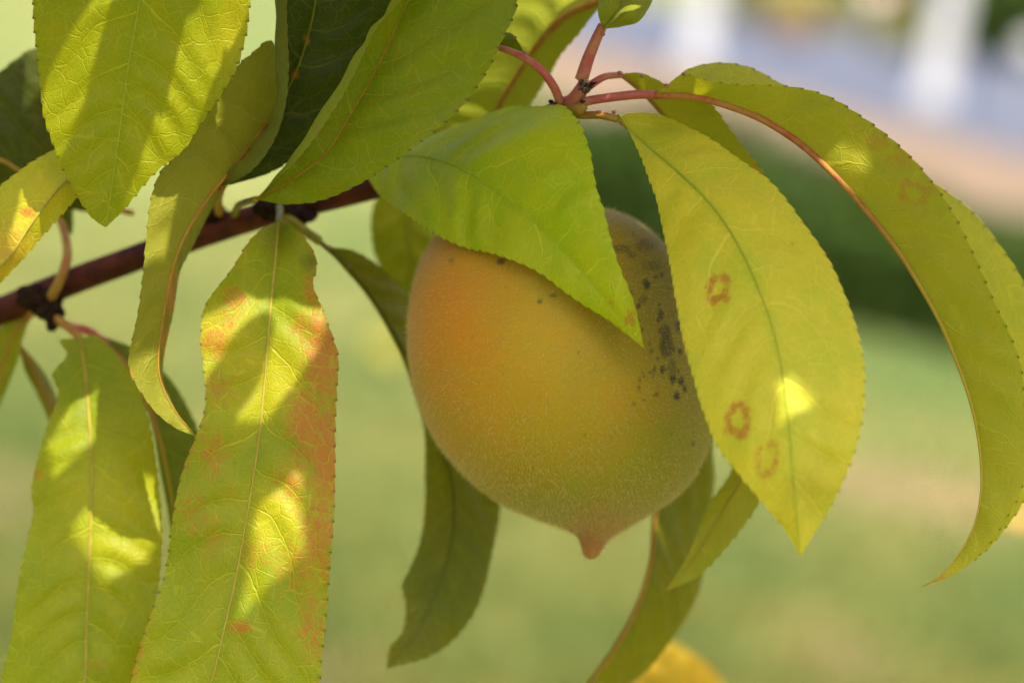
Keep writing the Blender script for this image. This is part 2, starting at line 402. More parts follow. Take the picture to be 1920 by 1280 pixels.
def strip(name, lower, upper, z, mat, n=40):
    a, _ = catmull([ground_at(*p, z) for p in lower], n); b, _ = catmull([ground_at(*p, z) for p in upper], n)
    V = np.vstack([a, b]); F = [(i, i + 1, n + 2 + i, n + 1 + i) for i in range(n)]
    return tag(mesh_obj(name, V, F, mat), kind='structure')
SAND = simple('path_sand', (.125, .088, .057), (.15, .108, .072), 3.0, .9, 0, .4, .01, .2)
ROAD = simple('road_asphalt', (.050, .057, .080), (.064, .072, .099), 1.2, .55, 0, .3, .004, .5)
strip('path', ((-100, -190), (500, -100), (820, 45), (1050, 185), (1130, 216), (1500, 312), (1920, 418), (2600, 600)), ((-100, -198), (500, -128), (820, -30), (1050, 70), (1130, 96), (1500, 186), (1920, 292), (2600, 460)), .004, SAND)
strip('road', ((-100, -200), (500, -130), (820, -32), (1050, 68), (1130, 94), (1500, 184), (1920, 290), (2600, 458)), ((-100, -228), (700, -90), (1130, -14), (1500, 48), (1920, 122), (2600, 252)), .008, ROAD)

# short grass on the near lawn (uncountable: one mesh)
def grass():
    n = 60000
    px = rng.uniform(-300, 2200, n); py = rng.uniform(380, 1500, n)
    k = SENSOR / FOCAL / 1920.0
    r = CF[None] + CR[None] * ((px - 960) * k)[:, None] + CU[None] * ((640 - py) * k)[:, None]
    P = CP + r * (-CAM_Z / r[:, 2])[:, None]
    ang = rng.uniform(0, 2 * math.pi, n); h = rng.uniform(.02, .06, n); wd = rng.uniform(.002, .004, n); le = rng.uniform(0, .03, n)
    e = np.c_[np.cos(ang), np.sin(ang), np.zeros(n)]; f = np.c_[-np.sin(ang), np.cos(ang), np.zeros(n)]
    top = P + np.c_[np.zeros((n, 2)), h] + f * le[:, None]
    V = np.stack([P - e * wd[:, None], P + e * wd[:, None], top], 1).reshape(-1, 3)
    F = np.arange(3 * n).reshape(n, 3)
    m = simple('grass_blade', (.060, .095, .014), (.145, .145, .026), 2.5, .55, .3, 0, .001, .3)
    o = big_mesh('grass', V, F, m, smooth=False); tag(o, 'short green grass blades covering the lawn', 'grass', kind='stuff')
grass()

def foliage_mesh(name, c, rad, n, size, mat, seed, parent):
    """leaf-sized faces spread through an uneven volume"""
    g = np.random.default_rng(seed)
    d = norm(g.normal(size=(n, 3))); rr = g.uniform(.35, 1, n) ** .5
    lump = 1 + .22 * np.sin(d[:, 0] * 4 + seed) * np.cos(d[:, 1] * 5 + seed) + .15 * np.sin(d[:, 2] * 7 + d[:, 0] * 3)
    P = np.asarray(c) + d * (rr * lump)[:, None] * np.asarray(rad); P[:, 2] = np.maximum(P[:, 2], .02)
    a = norm(g.normal(size=(n, 3))); b = norm(np.cross(a, g.normal(size=(n, 3)))); sz = size * g.uniform(.6, 1.3, n)[:, None]
    V = np.stack([P - a * sz, P + b * sz * .45, P + a * sz, P - b * sz * .45], 1).reshape(-1, 3)
    return big_mesh(name, V, np.arange(4 * n).reshape(n, 4), mat, smooth=False)
def shrub(px, py, rx, h, mat, label, cat, group, seed, n=5000, size=.03, name='shrub'):
    c = ground_at(px, py); e = tag(empty(name, c), label, cat, group)
    keep(foliage_mesh('foliage', c + np.array([0, 0, h * .5]), (rx, rx * .8, h * .5), n, size, mat, seed, None), e)
    g = np.random.default_rng(seed)
    for k in range(3):
        q = c + np.array([g.uniform(-.2, .2) * rx, g.uniform(-.2, .2) * rx, h * .55])
        keep(tube('stem', [c + (q - c) * .0 + np.array([0, 0, -.01]), c + (q - c) * .5, q], [.018 * h + .006, .014 * h + .004, .004], TRUNK), e)
    return e
DARK = simple('hedge_leaf', (.022, .050, .006), (.048, .085, .009), 8, .6, .2, 0, .001, .15)
OLIVE = simple('shrub_olive_leaf', (.20, .21, .05), (.34, .32, .10), 4, .5, .3, 0, .001, .4)
RUST = simple('shrub_rust_leaf', (.34, .20, .06), (.46, .30, .12), 4, .5, .3, 0, .001, .4)
for i, (px, py, rx, h) in enumerate(((1000, 470, .50, .56), (1180, 500, .66, .70), (1380, 545, .66, .60), (1570, 590, .64, .56), (1755, 632, .60, .52), (1935, 672, .58, .50), (2110, 710, .56, .48))):
    shrub(px, py, rx, h, DARK, 'low dark green hedge shrub between the lawn and the sandy path', 'shrub', 'hedge shrubs along the sandy path', 20 + i, 7000, .035, 'hedge_shrub')
shrub(1385, 40, .9, 1.4, OLIVE, 'pale olive green shrub beside the white gate pillar across the road', 'shrub', None, 41, 3000, .09)
shrub(1480, 78, .45, .75, RUST, 'small rust coloured shrub on the far side of the road', 'shrub', None, 42, 1500, .07)
shrub(1570, 60, .9, 1.3, OLIVE, 'broad pale olive shrub behind the globe lamp across the road', 'shrub', None, 43, 3000, .09)
shrub(1660, 96, .7, .9, OLIVE, 'low pale olive shrub at the foot of the taller white pillar', 'shrub', None, 44, 2500, .08)
shrub(1870, 112, 3.0, 2.2, DARK, 'wide dark green bush in front of the brick building', 'shrub', None, 45, 6000, .2)
shrub(2050, 150, 3.0, 2.4, DARK, 'rounded dark green bush beyond the road end of the brick building', 'shrub', None, 46, 6000, .2)

WHITE = simple('white_paint', (.34, .345, .35), (.40, .405, .41), 3, .5, 0, .1, .002)
GLOBE = simple('lamp_globe', (.55, .55, .53), (.60, .60, .58), 3, .25, .2, 0, .001)
def box(V, F, c, s, rot=0.0):
    n = len(V); cr, sr = math.cos(rot), math.sin(rot)
    for dx, dy, dz in ((-1, -1, 0), (1, -1, 0), (1, 1, 0), (-1, 1, 0), (-1, -1, 1), (1, -1, 1), (1, 1, 1), (-1, 1, 1)):
        x, y = dx * s[0] / 2, dy * s[1] / 2; V.append((c[0] + x * cr - y * sr, c[1] + x * sr + y * cr, c[2] + dz * s[2]))
    F += [tuple(n + k for k in f) for f in ((0, 3, 2, 1), (4, 5, 6, 7), (0, 1, 5, 4), (1, 2, 6, 5), (2, 3, 7, 6), (3, 0, 4, 7))]
def boxes(name, L, mat, parent=None):
    V, F = [], []
    for c, s_ in L: box(V, F, c, s_)
    o = mesh_obj(name, V, F, mat, smooth=False)
    bv = o.modifiers.new('bevel', 'BEVEL'); bv.width = .01; bv.segments = 2
    return keep(o, parent) if parent else o
for px, py, h, lab in ((1300, 120, 3.2, 'slim white gate pillar beside the pale olive shrub across the road'), (1742, 195, 3.6, 'taller white gate pillar nearer the road with a capped top')):
    c = ground_at(px, py); e = tag(empty('gate_pillar', c), lab, 'pillar', 'white gate pillars')
    boxes('shaft', [(c + np.array([0, 0, .2]), (.34, .34, h))], WHITE, e); boxes('plinth', [(c, (.46, .46, .202))], WHITE, e); boxes('cap', [(c + np.array([0, 0, h + .198]), (.46, .46, .12))], WHITE, e)
for px, py, hh, lab in ((1612, 120, 1.05, 'white globe lamp on a short post in front of the broad olive shrub'), (1912, 225, .75, 'low white globe lamp on a stub post at the road edge')):
    c = ground_at(px, py); e = tag(empty('globe_lamp', c), lab, 'lamp', 'globe lamps by the road')
    keep(tube('post', [c, c + np.array([0, 0, hh * .5]), c + np.array([0, 0, hh])], [.04, .035, .035], WHITE), e)
    keep(blob('globe', c + np.array([0, 0, hh + .12]), .2, GLOBE, n=14), e)
# brick building far beyond the road
BRICK = simple('brick_wall', (.42, .20, .14), (.50, .27, .20), 6, .9, 0, .4, .01)
GLASS = simple('window_glass', (.04, .05, .06), (.07, .08, .09), 1, .1)
c = ground_at(1960, 105); e = tag(empty('brick_building', c), 'low red brick building behind the dark bushes beyond the road', 'building')
boxes('wall', [(c + np.array([2, 6, 0]), (16, 8, 4.2))], BRICK, e)
boxes('roof', [(c + np.array([2, 6, 4.2]), (17, 9, .35))], simple('roof_felt', (.20, .10, .08), (.26, .14, .11), 2, .9), e)
for k in range(4):
    w_ = boxes('window', [(c + np.array([-3.5 + 3.6 * k, 1.97, 1.2]), (1.6, .10, 1.8))], WHITE, e)
    p_ = boxes('pane', [(c + np.array([-3.5 + 3.6 * k, 1.90, 1.3]), (1.4, .06, 1.6))], GLASS); keep(p_, w_)
# yellow flowers in the grass
FLOW = simple('dandelion_petal', (.42, .36, .03), (.50, .42, .05), 60, .6, .2)
c = ground_at(742, 690); e = tag(empty('dandelion_clump', c), 'small clump of yellow dandelions growing in the lawn', 'flower')
for k in range(7):
    q = c + np.array([random.uniform(-.07, .07), random.uniform(-.12, .12), random.uniform(.05, .09)])
    keep(tube('flower_stalk', [np.array([q[0] * .5 + c[0] * .5, q[1] * .5 + c[1] * .5, -.005]), (q + c) / 2 + np.array([0, 0, .01]), q], [.002, .002, .002], PET['green'], sides=6), e)
    keep(blob('flower_head', q, .022, FLOW, n=8, squash=(1, 1, .45), rough=.12, seed=k), e)

# ================================================================ the peach tree
base = np.array([-.95, .98, 0])
tree = tag(empty('peach_tree', base), 'peach tree bough with drooping yellow-green serrated leaves around the fruit', 'tree')
keep(tube('trunk', [base + np.array([0, 0, -.02]), base + np.array([.02, 0, .5]), base + np.array([-.02, .03, 1.1]), base + np.array([.03, -.02, 1.7]), base + np.array([.06, 0, 2.3])], [.075, .055, .048, .038, .02], TRUNK, sides=16, n=60, bump=.03), tree)
br = [base + np.array([.0, 0, 1.02]), base + np.array([.3, -.12, 1.06]), at(-420, 760, 12), at(-150, 645, 7.5), at(0, 583, 6.4), at(130, 530, 6), at(270, 478, 5.8), at(420, 425, 5.6), at(560, 385, 5.2), at(700, 352, 4.9), at(800, 318, 4.4), at(900, 272, 3.4), at(1000, 225, 2.2), at(1046, 203, 1.7), at(1068, 190, 1.5)]
keep(tube('branch', br, np.array([1.9, 1.1, .62, .40, .34, .33, .32, .33, .30, .28, .25, .22, .19, .18, .15]) / 100, BARK, sides=18, n=160, bump=.02, seed=3), tree)
# swollen, scarred nodes on the branch
for (px, py, d, r_, sq, sd) in ((70, 558, 5.8, .40, (1.3, 1, .85), 1), (92, 580, 5.6, .30, (1.1, 1, .9), 7), (552, 400, 4.95, .33, (1.4, 1, .7), 2), (404, 404, 5.5, .28, (1.1, 1, 1.0), 4), (505, 390, 5.0, .30, (1.3, 1, .9), 5), (98, 598, 5.5, .20, (.8, 1, 1.3), 6)):
    keep(blob('node', at(px, py, d), r_ / 100, BARKDARK, n=14, squash=sq, rough=.09, seed=sd), tree)
# the short spur at the branch end with its bud
keep(tube('spur', [at(1058, 196, 1.6), at(1075, 190, 1.2), at(1090, 168, 1.0), at(1097, 150, 1.0)], np.array([.18, .19, .16, .12]) / 100, PET['red'], sides=12), tree)
keep(tube('spur', [at(1062, 202, 1.4), at(1085, 205, 1.0), at(1096, 197, .9)], np.array([.14, .14, .10]) / 100, PET['orange'], sides=12), tree)
bud = keep(blob('bud', at(1098, 162, .6), .13 / 100, BARKDARK, n=12, squash=(1, 1, 1.05), rough=.06, seed=9), tree)
SCALE = simple('bud_scale_brown', (.030, .016, .009), (.13, .085, .05), 1500, .85, 0, .6, .0005, .1)
for k in range(16):
    th = k * 2.39996; rr = .05 + .10 * math.sqrt(k / 16); cx, cy = 1098 + rr * 85 * math.cos(th), 161 - rr * 85 * math.sin(th)
    a_ = at(1098 + (cx - 1098) * .45, 161 + (cy - 161) * .45, .48); b_ = at(cx, cy, .44 + rr * .6); c_ = at(1098 + (cx - 1098) * 1.25, 161 + (cy - 161) * 1.25, .50 + rr)
    keep(tube('bud_scale', [a_, b_, c_], [.00015, .00036, .0001], SCALE, sides=6, n=8, bump=.1, seed=k), bud)
keep(tube('bud_scale', [at(1104, 160, .45), at(1112, 157, .4), at(1120, 154, .4)], [.0006, .0004, .0001], BARKDARK, sides=6), tree)
for (px, py, d, sd) in ((1033, 190, 1.25, 3), (1056, 200, .9, 5), (1092, 190, .6, 8)):
    keep(blob('bud_scar', at(px, py, d), .055 / 100, BARKDARK, n=6, squash=(1.1, 1, .9), rough=.06, seed=sd), tree)

# --- A, large leaf hanging from above at the upper left
leaf(tree, [[(300, -330, -1.6), (150, -230, -1.0), (75, -90, -.6), (62, 0, -.4), (68, 100, -.2), (80, 200, 0), (98, 262, .1), (122, 322, .2), (150, 375, .4), (175, 410, .5), (197, 426, .6)]],
     [(300, -330, -1.6), (285, -150, -1.2), (262, 0, -.7), (240, 130, -.3), (222, 260, .1), (208, 360, .4), (198, 425, .6)],
     [[(300, -330, -1.6), (430, -230, -1.2), (470, -100, -.8), (468, 0, -.5), (462, 60, -.3), (446, 120, -.2), (418, 172, -.1), (383, 222, 0), (345, 280, .1), (300, 315, .2), (270, 346, .3), (230, 395, .5), (199, 426, .6)]],
     'lime', 'olive', .35, seed=1, rib='pale', rib_r=(.030, .010), bulge=(.06, .05), pet=[(330, -470, -1.8), (315, -400, -1.8), (300, -325, -1.6)], pet_mat='green', marks=((440, 60, 60, 'yellow', .35),),
     label='large yellow-green leaf hanging tip down from above')
# --- B, leaf folded along its midrib, in front of the branch
leaf(tree, [[(535, 150, 2.6), (512, 78, 1.8), (470, 102, 1.4), (430, 140, 1.2), (385, 210, 1.0), (345, 277, .8), (302, 320, .7), (285, 370, .6), (280, 430, .5), (274, 490, .4), (262, 560, .3), (246, 630, .3), (238, 672, .4), (246, 705, .5), (268, 740, .6), (292, 772, .7), (330, 802, .9), (366, 817, 1.0)]],
     [(545, 165, 2.8), (500, 232, 2.2), (440, 310, 1.8), (390, 372, 1.5), (348, 440, 1.3), (325, 500, 1.1), (312, 560, 1.0), (302, 620, 1.0), (297, 680, 1.0), (305, 725, 1.0), (332, 775, 1.0), (367, 817, 1.0)],
     [[(545, 165, 2.9), (510, 240, 3.6), (455, 310, 3.6), (410, 372, 3.4), (365, 440, 3.0), (341, 500, 2.4), (332, 545, 2.1), (319, 620, 2.1), (312, 690, 2.1), (314, 730, 1.9), (334, 778, 1.5), (367, 818, 1.0)]],
     (.19, .165, .004), (.12, .135, .004), .40, seed=2, rib='orange', rib_r=(.055, .012), under=True, bulge=(.03, .03), teeth=.24, tooth_h=.03, reds=((247, 700, 7, 7, 1.0), (275, 668, 5, 5, .7), (322, 545, 13, 60, .8), (312, 650, 12, 60, .8)), marks=((355, 812, 14, 'yellow', .8),),
     label='narrow olive leaf folded along its orange midrib before the branch')
# --- C, dark leaf behind with a rolled margin
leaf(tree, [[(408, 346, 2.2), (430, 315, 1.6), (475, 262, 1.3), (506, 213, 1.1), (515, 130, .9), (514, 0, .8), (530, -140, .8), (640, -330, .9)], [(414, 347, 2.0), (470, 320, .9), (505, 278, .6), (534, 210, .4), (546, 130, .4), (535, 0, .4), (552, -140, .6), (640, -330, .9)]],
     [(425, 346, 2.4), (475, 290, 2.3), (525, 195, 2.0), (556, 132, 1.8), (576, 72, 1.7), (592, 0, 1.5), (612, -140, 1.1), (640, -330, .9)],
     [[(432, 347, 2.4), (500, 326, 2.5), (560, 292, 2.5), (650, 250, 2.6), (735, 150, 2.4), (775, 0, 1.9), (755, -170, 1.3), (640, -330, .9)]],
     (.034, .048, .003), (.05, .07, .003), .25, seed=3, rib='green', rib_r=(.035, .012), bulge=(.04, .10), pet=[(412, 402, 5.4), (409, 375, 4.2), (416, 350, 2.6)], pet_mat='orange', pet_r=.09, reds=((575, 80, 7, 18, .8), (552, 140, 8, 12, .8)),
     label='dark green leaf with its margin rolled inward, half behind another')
# --- D, broad leaf in front, tip upward
leaf(tree, [[(482, 371, 1.7), (540, 302, .8), (588, 230, .3), (638, 147, -.1), (688, 67, -.4), (735, 0, -.6), (790, -110, -.7), (865, -280, -.5)], [(484, 372, 1.6), (553, 303, .3), (606, 236, -.2), (661, 142, -.6), (712, 52, -.9), (752, 0, -1.1), (806, -110, -.9), (865, -280, -.5)]],
     [(478, 373, 1.8), (545, 338, 1.2), (610, 288, .7), (660, 210, .4), (705, 130, .2), (765, 0, -.1), (812, -120, -.3), (865, -280, -.5)],
     [[(480, 374, 1.8), (540, 383, 1.3), (610, 373, .9), (690, 336, .4), (770, 281, 0), (840, 225, -.1), (895, 160, -.2), (942, 75, -.3), (970, 0, -.3), (965, -120, -.4), (865, -280, -.5)]],
     'green', 'lime', .35, seed=4, rib='orange', rib_r=(.028, .010), bulge=(.04, .07), pet=[(440, 402, 5.2), (448, 384, 3.6), (480, 373, 1.8)], pet_mat='green', pet_r=.07, vein=(1.0, .5, .25), reds=((705, 190, 26, 26, .35), (677, 212, 3, 3, 1), (776, 178, 3, 3, 1)),
     label='broad green leaf with a rolled left margin above the branch')
# --- E, leaf lying over the top of the fruit
leaf(tree, [[(690, 335, 3.9), (715, 372, 3.2), (760, 400, 2.3), (805, 432, 1.3), (855, 457, .6), (905, 470, .1), (960, 488, -.3), (1010, 510, -.6), (1050, 540, -.8), (1095, 572, -.9), (1140, 600, -1.0), (1180, 630, -1.0), (1207, 653, -.9)]],
     [(700, 300, 4.2), (760, 292, 3.2), (820, 300, 2.2), (880, 325, 1.2), (950, 375, .2), (1000, 415, -.3), (1050, 462, -.7), (1110, 532, -1.0), (1165, 600, -1.1), (1207, 652, -.9)],
     [[(705, 296, 4.3), (770, 276, 4.4), (850, 240, 4.0), (940, 212, 3.0), (1030, 193, 1.0), (1062, 202, .3), (1088, 235, -.2), (1106, 285, -.6), (1118, 350, -.9), (1135, 400, -1.0), (1150, 460, -1.1), (1166, 512, -1.2), (1190, 572, -1.1), (1208, 652, -.9)]],
     (.36, .42, .004), (.31, .37, .004), .35, seed=5, rib='pale', rib_r=(.022, .008), bulge=(.05, .11), pet=[(690, 352, 4.9), (694, 325, 4.7), (700, 300, 4.2)], pet_mat='green', vein=(1.25, .45, .2), reds=((1180, 600, 14, 22, .9), (1145, 568, 9, 12, .7), (1205, 645, 12, 12, .5), (1160, 488, 5, 6, .9)), wave=.07,
     label='bright green leaf lying over the top of the peach')
# --- F, mottled red and yellow leaf hanging below the branch
leaf(tree, [[(520, 415, 2.6), (495, 428, 2.1), (468, 452, 1.7), (440, 495, 1.3), (405, 540, 1.0), (384, 575, .8), (377, 620, .7), (380, 670, .6), (385, 725, .5), (384, 765, .4), (373, 805, .3), (350, 860, .2), (335, 910, .1), (322, 980, 0), (312, 1060, -.1), (295, 1120, -.2), (270, 1190, -.3), (245, 1280, -.4), (215, 1420, -.4), (240, 1640, -.4)]],
     [(522, 415, 2.6), (515, 500, 1.6), (505, 600, 1.0), (498, 690, .8), (490, 780, .6), (480, 860, .4), (462, 970, .2), (440, 1090, 0), (415, 1200, -.2), (395, 1280, -.3), (340, 1450, -.4), (240, 1640, -.4)],
     [[(524, 415, 2.6), (545, 421, 2.3), (571, 445, 2.0), (589, 472, 1.8), (592, 502, 1.6), (586, 532, 1.4), (600, 572, 1.2), (620, 622, 1.0), (634, 672, .9), (631, 732, .8), (628, 800, .7), (628, 880, .5), (625, 980, .3), (618, 1060, .1), (612, 1140, 0), (604, 1220, -.1), (590, 1300, -.2), (500, 1460, -.3), (240, 1640, -.4)]],
     'green', 'lime', .62, seed=6, rib='tan', rib_r=(.034, .015), bulge=(.05, .06), pet=[(524, 388, 4.9), (525, 398, 3.8), (522, 418, 2.6)], pet_mat='green', pet_r=.075, wave=.10, vein=(1.15, .62, .2), teeth=.30, tooth_h=.03, edge_red=.55,
     reds=((606, 660, 46, 120, .95), (585, 545, 26, 46, .7), (565, 610, 30, 30, .7), (575, 790, 48, 90, .85), (612, 850, 40, 120, .95), (600, 1000, 46, 130, .75), (440, 560, 32, 34, .7), (405, 640, 40, 46, .72), (430, 600, 30, 30, .6), (410, 730, 40, 50, .55), (550, 900, 44, 70, .65), (450, 1175, 24, 15, .95), (360, 960, 50, 70, .5), (400, 1010, 40, 60, .5), (560, 1060, 60, 80, .55), (585, 1170, 40, 100, .62), (400, 850, 44, 60, .6), (480, 1040, 60, 60, .45), (440, 930, 30, 40, .4)),
     marks=((430, 640, 80, (.46, .38, .008), .6), (520, 970, 90, (.44, .37, .008), .55), (530, 720, 70, (.46, .38, .008), .55), (440, 780, 60, (.40, .34, .006), .4), (530, 440, 45, 'deep', .6), (585, 490, 22, 'deep', .7)),
     label='long leaf mottled red and yellow hanging below the branch')
# --- lower left leaf
leaf(tree, [[(150, 632, 4.6), (112, 640, 4.4), (126, 668, 4.2), (100, 702, 4.0), (111, 742, 3.8), (90, 800, 3.5), (66, 870, 3.2), (55, 920, 3.0), (60, 960, 2.9), (50, 1030, 2.7), (35, 1100, 2.5), (20, 1200, 2.3), (2, 1280, 2.2), (0, 1430, 2.0), (90, 1640, 2.0)]],
     [(150, 632, 4.6), (160, 700, 4.0), (167, 780, 3.5), (172, 870, 3.1), (171, 960, 2.8), (167, 1060, 2.6), (162, 1180, 2.4), (158, 1280, 2.2), (135, 1450, 2.0), (90, 1640, 2.0)],
     [[(152, 632, 4.6), (185, 632, 4.4), (228, 676, 4.1), (262, 735, 3.8), (285, 820, 3.5), (299, 920, 3.2), (303, 1000, 3.0), (298, 1080, 2.8), (285, 1150, 2.6), (262, 1220, 2.4), (245, 1290, 2.3), (200, 1430, 2.1), (90, 1640, 2.0)]],
     'green', 'lime', .6, marks=((180, 900, 120, (.36, .33, .006), .6), (230, 1010, 90, (.36, .33, .006), .5), (140, 690, 90, 'green', .6)), seed=7, rib='tan', rib_r=(.038, .015), bulge=(.06, .06), pet=[(96, 592, 5.6), (120, 606, 5.2), (150, 634, 4.6)], pet_mat='orange', pet_r=.09, wave=.12, reds=((75, 890, 14, 12, .7), (240, 885, 12, 10, .45), (180, 1250, 26, 22, .5), (215, 1050, 10, 8, .4)), gdark=.4, edge_red=.25,
     label='blurred yellow-green leaf hanging at the lower left')
# --- narrow leaf on the red stalk between the two
leaf(tree, [[(200, 640, 5.9), (225, 690, 5.8), (262, 740, 5.7), (285, 800, 5.6), (300, 880, 5.5), (315, 960, 5.4), (335, 1080, 5.4)]],
     [(185, 632, 5.9), (240, 690, 5.8), (272, 745, 5.7), (295, 810, 5.6), (312, 880, 5.5), (325, 960, 5.4), (336, 1080, 5.4)],
     [[(195, 630, 5.9), (258, 655, 6.0), (310, 700, 6.1), (345, 750, 6.2), (372, 810, 6.2), (385, 880, 6.0), (385, 960, 5.8), (336, 1082, 5.4)]],
     'deep', 'green', .5, seed=8, rib='red', rib_r=(.08, .015), bulge=(.02, .05), pet=[(92, 590, 5.7), (130, 612, 5.4), (165, 620, 5.6), (200, 645, 5.8)], pet_mat='red', pet_r=.10, gdark=.3,
     label='dark leaf on a red stalk half hidden behind the mottled leaf')
# --- two small leaves at the left edge below the branch
leaf(tree, [[(55, 590, 6.3), (5, 610, 6.4), (-30, 650, 6.5), (-50, 720, 6.6), (-60, 900, 6.8)]], [(55, 590, 6.3), (30, 620, 6.3), (15, 660, 6.4), (-5, 730, 6.5), (-60, 900, 6.8)], [[(55, 592, 6.3), (42, 628, 6.0), (34, 670, 6.0), (10, 740, 6.2), (-58, 902, 6.8)]],
     'olive', 'green', .4, seed=9, rib='orange', rib_r=(.06, .02), pet=[(85, 568, 5.8), (66, 575, 6.0), (52, 594, 6.3)], pet_mat='orange', pet_r=.10, gdark=.2, label='small olive leaf below the branch at the left edge')
leaf(tree, [[(34, 640, 6.8), (45, 690, 6.9), (70, 740, 7.0), (92, 790, 7.0), (130, 900, 7.0)]], [(34, 640, 6.8), (60, 690, 6.8), (85, 740, 6.8), (104, 790, 6.9), (130, 900, 7.0)], [[(34, 640, 6.8), (70, 680, 7.0), (100, 730, 7.2), (118, 790, 7.2), (130, 902, 7.0)]],
     'deep', 'olive', .5, seed=10, rib='orange', rib_r=(.05, .02), pet=[(70, 580, 6.2), (48, 600, 6.5), (34, 642, 6.8)], pet_mat='orange', pet_r=.08, gdark=.2, label='narrow dark leaf behind the small olive one')
# --- yellow sunlit leaf at the left edge, and the dark one behind it
leaf(tree, [[(190, 240, 2.4), (140, 258, 2.2), (100, 282, 1.9), (50, 315, 1.6), (0, 350, 1.4), (-120, 440, 1.2), (-260, 640, 1.2)]],
     [(195, 245, 2.4), (150, 310, 1.7), (100, 365, 1.2), (55, 425, 1.0), (10, 490, .9), (-80, 570, 1.0), (-260, 640, 1.2)],
     [[(200, 250, 2.4), (175, 330, 2.0), (142, 372, 1.6), (112, 405, 1.4), (80, 442, 1.3), (48, 482, 1.2), (20, 512, 1.2), (-10, 540, 1.2), (-100, 610, 1.2), (-260, 642, 1.2)]],
     'yellow', 'lime', .45, seed=11, rib='tan', rib_r=(.03, .012), bulge=(.02, -.03), pet=[(240, 200, 3.2), (215, 225, 2.8), (195, 245, 2.4)], pet_mat='orange', pet_r=.07, reds=((52, 398, 22, 12, .95), (25, 440, 18, 22, .5)), marks=((20, 470, 60, (.46, .26, .03), .6),), gdark=.5,
     label='yellow sunlit leaf with a pink blotch at the left edge')
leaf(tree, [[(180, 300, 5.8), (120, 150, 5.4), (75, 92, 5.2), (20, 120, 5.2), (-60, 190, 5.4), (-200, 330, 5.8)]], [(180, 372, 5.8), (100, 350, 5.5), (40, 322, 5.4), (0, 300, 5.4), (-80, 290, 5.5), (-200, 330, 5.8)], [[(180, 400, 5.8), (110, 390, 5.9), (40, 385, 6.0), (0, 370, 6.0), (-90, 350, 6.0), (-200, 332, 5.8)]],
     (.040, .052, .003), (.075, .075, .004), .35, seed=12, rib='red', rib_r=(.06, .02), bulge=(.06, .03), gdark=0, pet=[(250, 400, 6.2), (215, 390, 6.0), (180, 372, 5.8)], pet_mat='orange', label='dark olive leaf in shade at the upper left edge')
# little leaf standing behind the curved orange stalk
leaf(tree, [[(112, 415, 6.8), (100, 380, 6.8), (95, 330, 6.7), (110, 260, 6.6)]], [(114, 418, 6.8), (115, 380, 6.6), (116, 330, 6.5), (112, 258, 6.6)], [[(116, 418, 6.8), (134, 440, 6.8), (137, 380, 6.7), (134, 320, 6.6), (112, 260, 6.6)]],
     'deep', 'green', .4, seed=13, gdark=0, rib='orange', rib_r=(.06, .03), pet=[(94, 560, 5.6), (112, 525, 5.2), (126, 480, 5.6), (122, 440, 6.3), (112, 410, 6.8)], pet_mat='orange', pet_r=.10, label='small dark leaf on a curved orange stalk above the branch')
# --- J, dark leaf passing behind the fruit
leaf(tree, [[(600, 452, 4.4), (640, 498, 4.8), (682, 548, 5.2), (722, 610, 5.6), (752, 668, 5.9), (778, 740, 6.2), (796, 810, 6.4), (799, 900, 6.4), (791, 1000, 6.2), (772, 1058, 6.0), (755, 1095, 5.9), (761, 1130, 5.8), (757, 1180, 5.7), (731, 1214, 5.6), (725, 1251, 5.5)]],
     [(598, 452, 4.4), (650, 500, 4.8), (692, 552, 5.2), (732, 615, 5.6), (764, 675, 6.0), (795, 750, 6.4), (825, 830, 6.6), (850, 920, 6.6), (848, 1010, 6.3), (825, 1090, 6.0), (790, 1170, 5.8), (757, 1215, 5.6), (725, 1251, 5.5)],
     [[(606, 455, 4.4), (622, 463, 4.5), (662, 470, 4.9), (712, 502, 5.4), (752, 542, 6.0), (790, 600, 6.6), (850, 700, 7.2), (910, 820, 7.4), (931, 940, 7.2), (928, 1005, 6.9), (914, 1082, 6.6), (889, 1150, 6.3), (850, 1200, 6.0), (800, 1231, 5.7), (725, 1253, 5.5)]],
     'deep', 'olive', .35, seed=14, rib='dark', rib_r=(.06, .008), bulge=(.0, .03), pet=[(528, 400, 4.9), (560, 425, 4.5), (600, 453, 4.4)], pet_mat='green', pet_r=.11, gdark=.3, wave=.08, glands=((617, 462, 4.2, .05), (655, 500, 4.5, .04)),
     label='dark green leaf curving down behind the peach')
# --- K, olive leaf behind branch and fruit
leaf(tree, [[(760, 330, 8.2), (715, 360, 8.2), (697, 400, 8.2), (698, 450, 8.2), (712, 500, 8.4), (770, 620, 8.8)]], [(800, 330, 8.4), (772, 380, 8.3), (765, 430, 8.3), (770, 490, 8.4), (772, 620, 8.8)], [[(840, 330, 8.4), (850, 400, 8.6), (848, 470, 8.6), (830, 540, 8.6), (774, 622, 8.8)]],
     'olive', 'green', .5, seed=15, gdark=0, rib='green', rib_r=(.04, .02), pet=[(860, 285, 4.2), (835, 300, 6.5), (800, 330, 8.4)], pet_mat='green', label='blurred olive leaf behind the branch beside the peach')
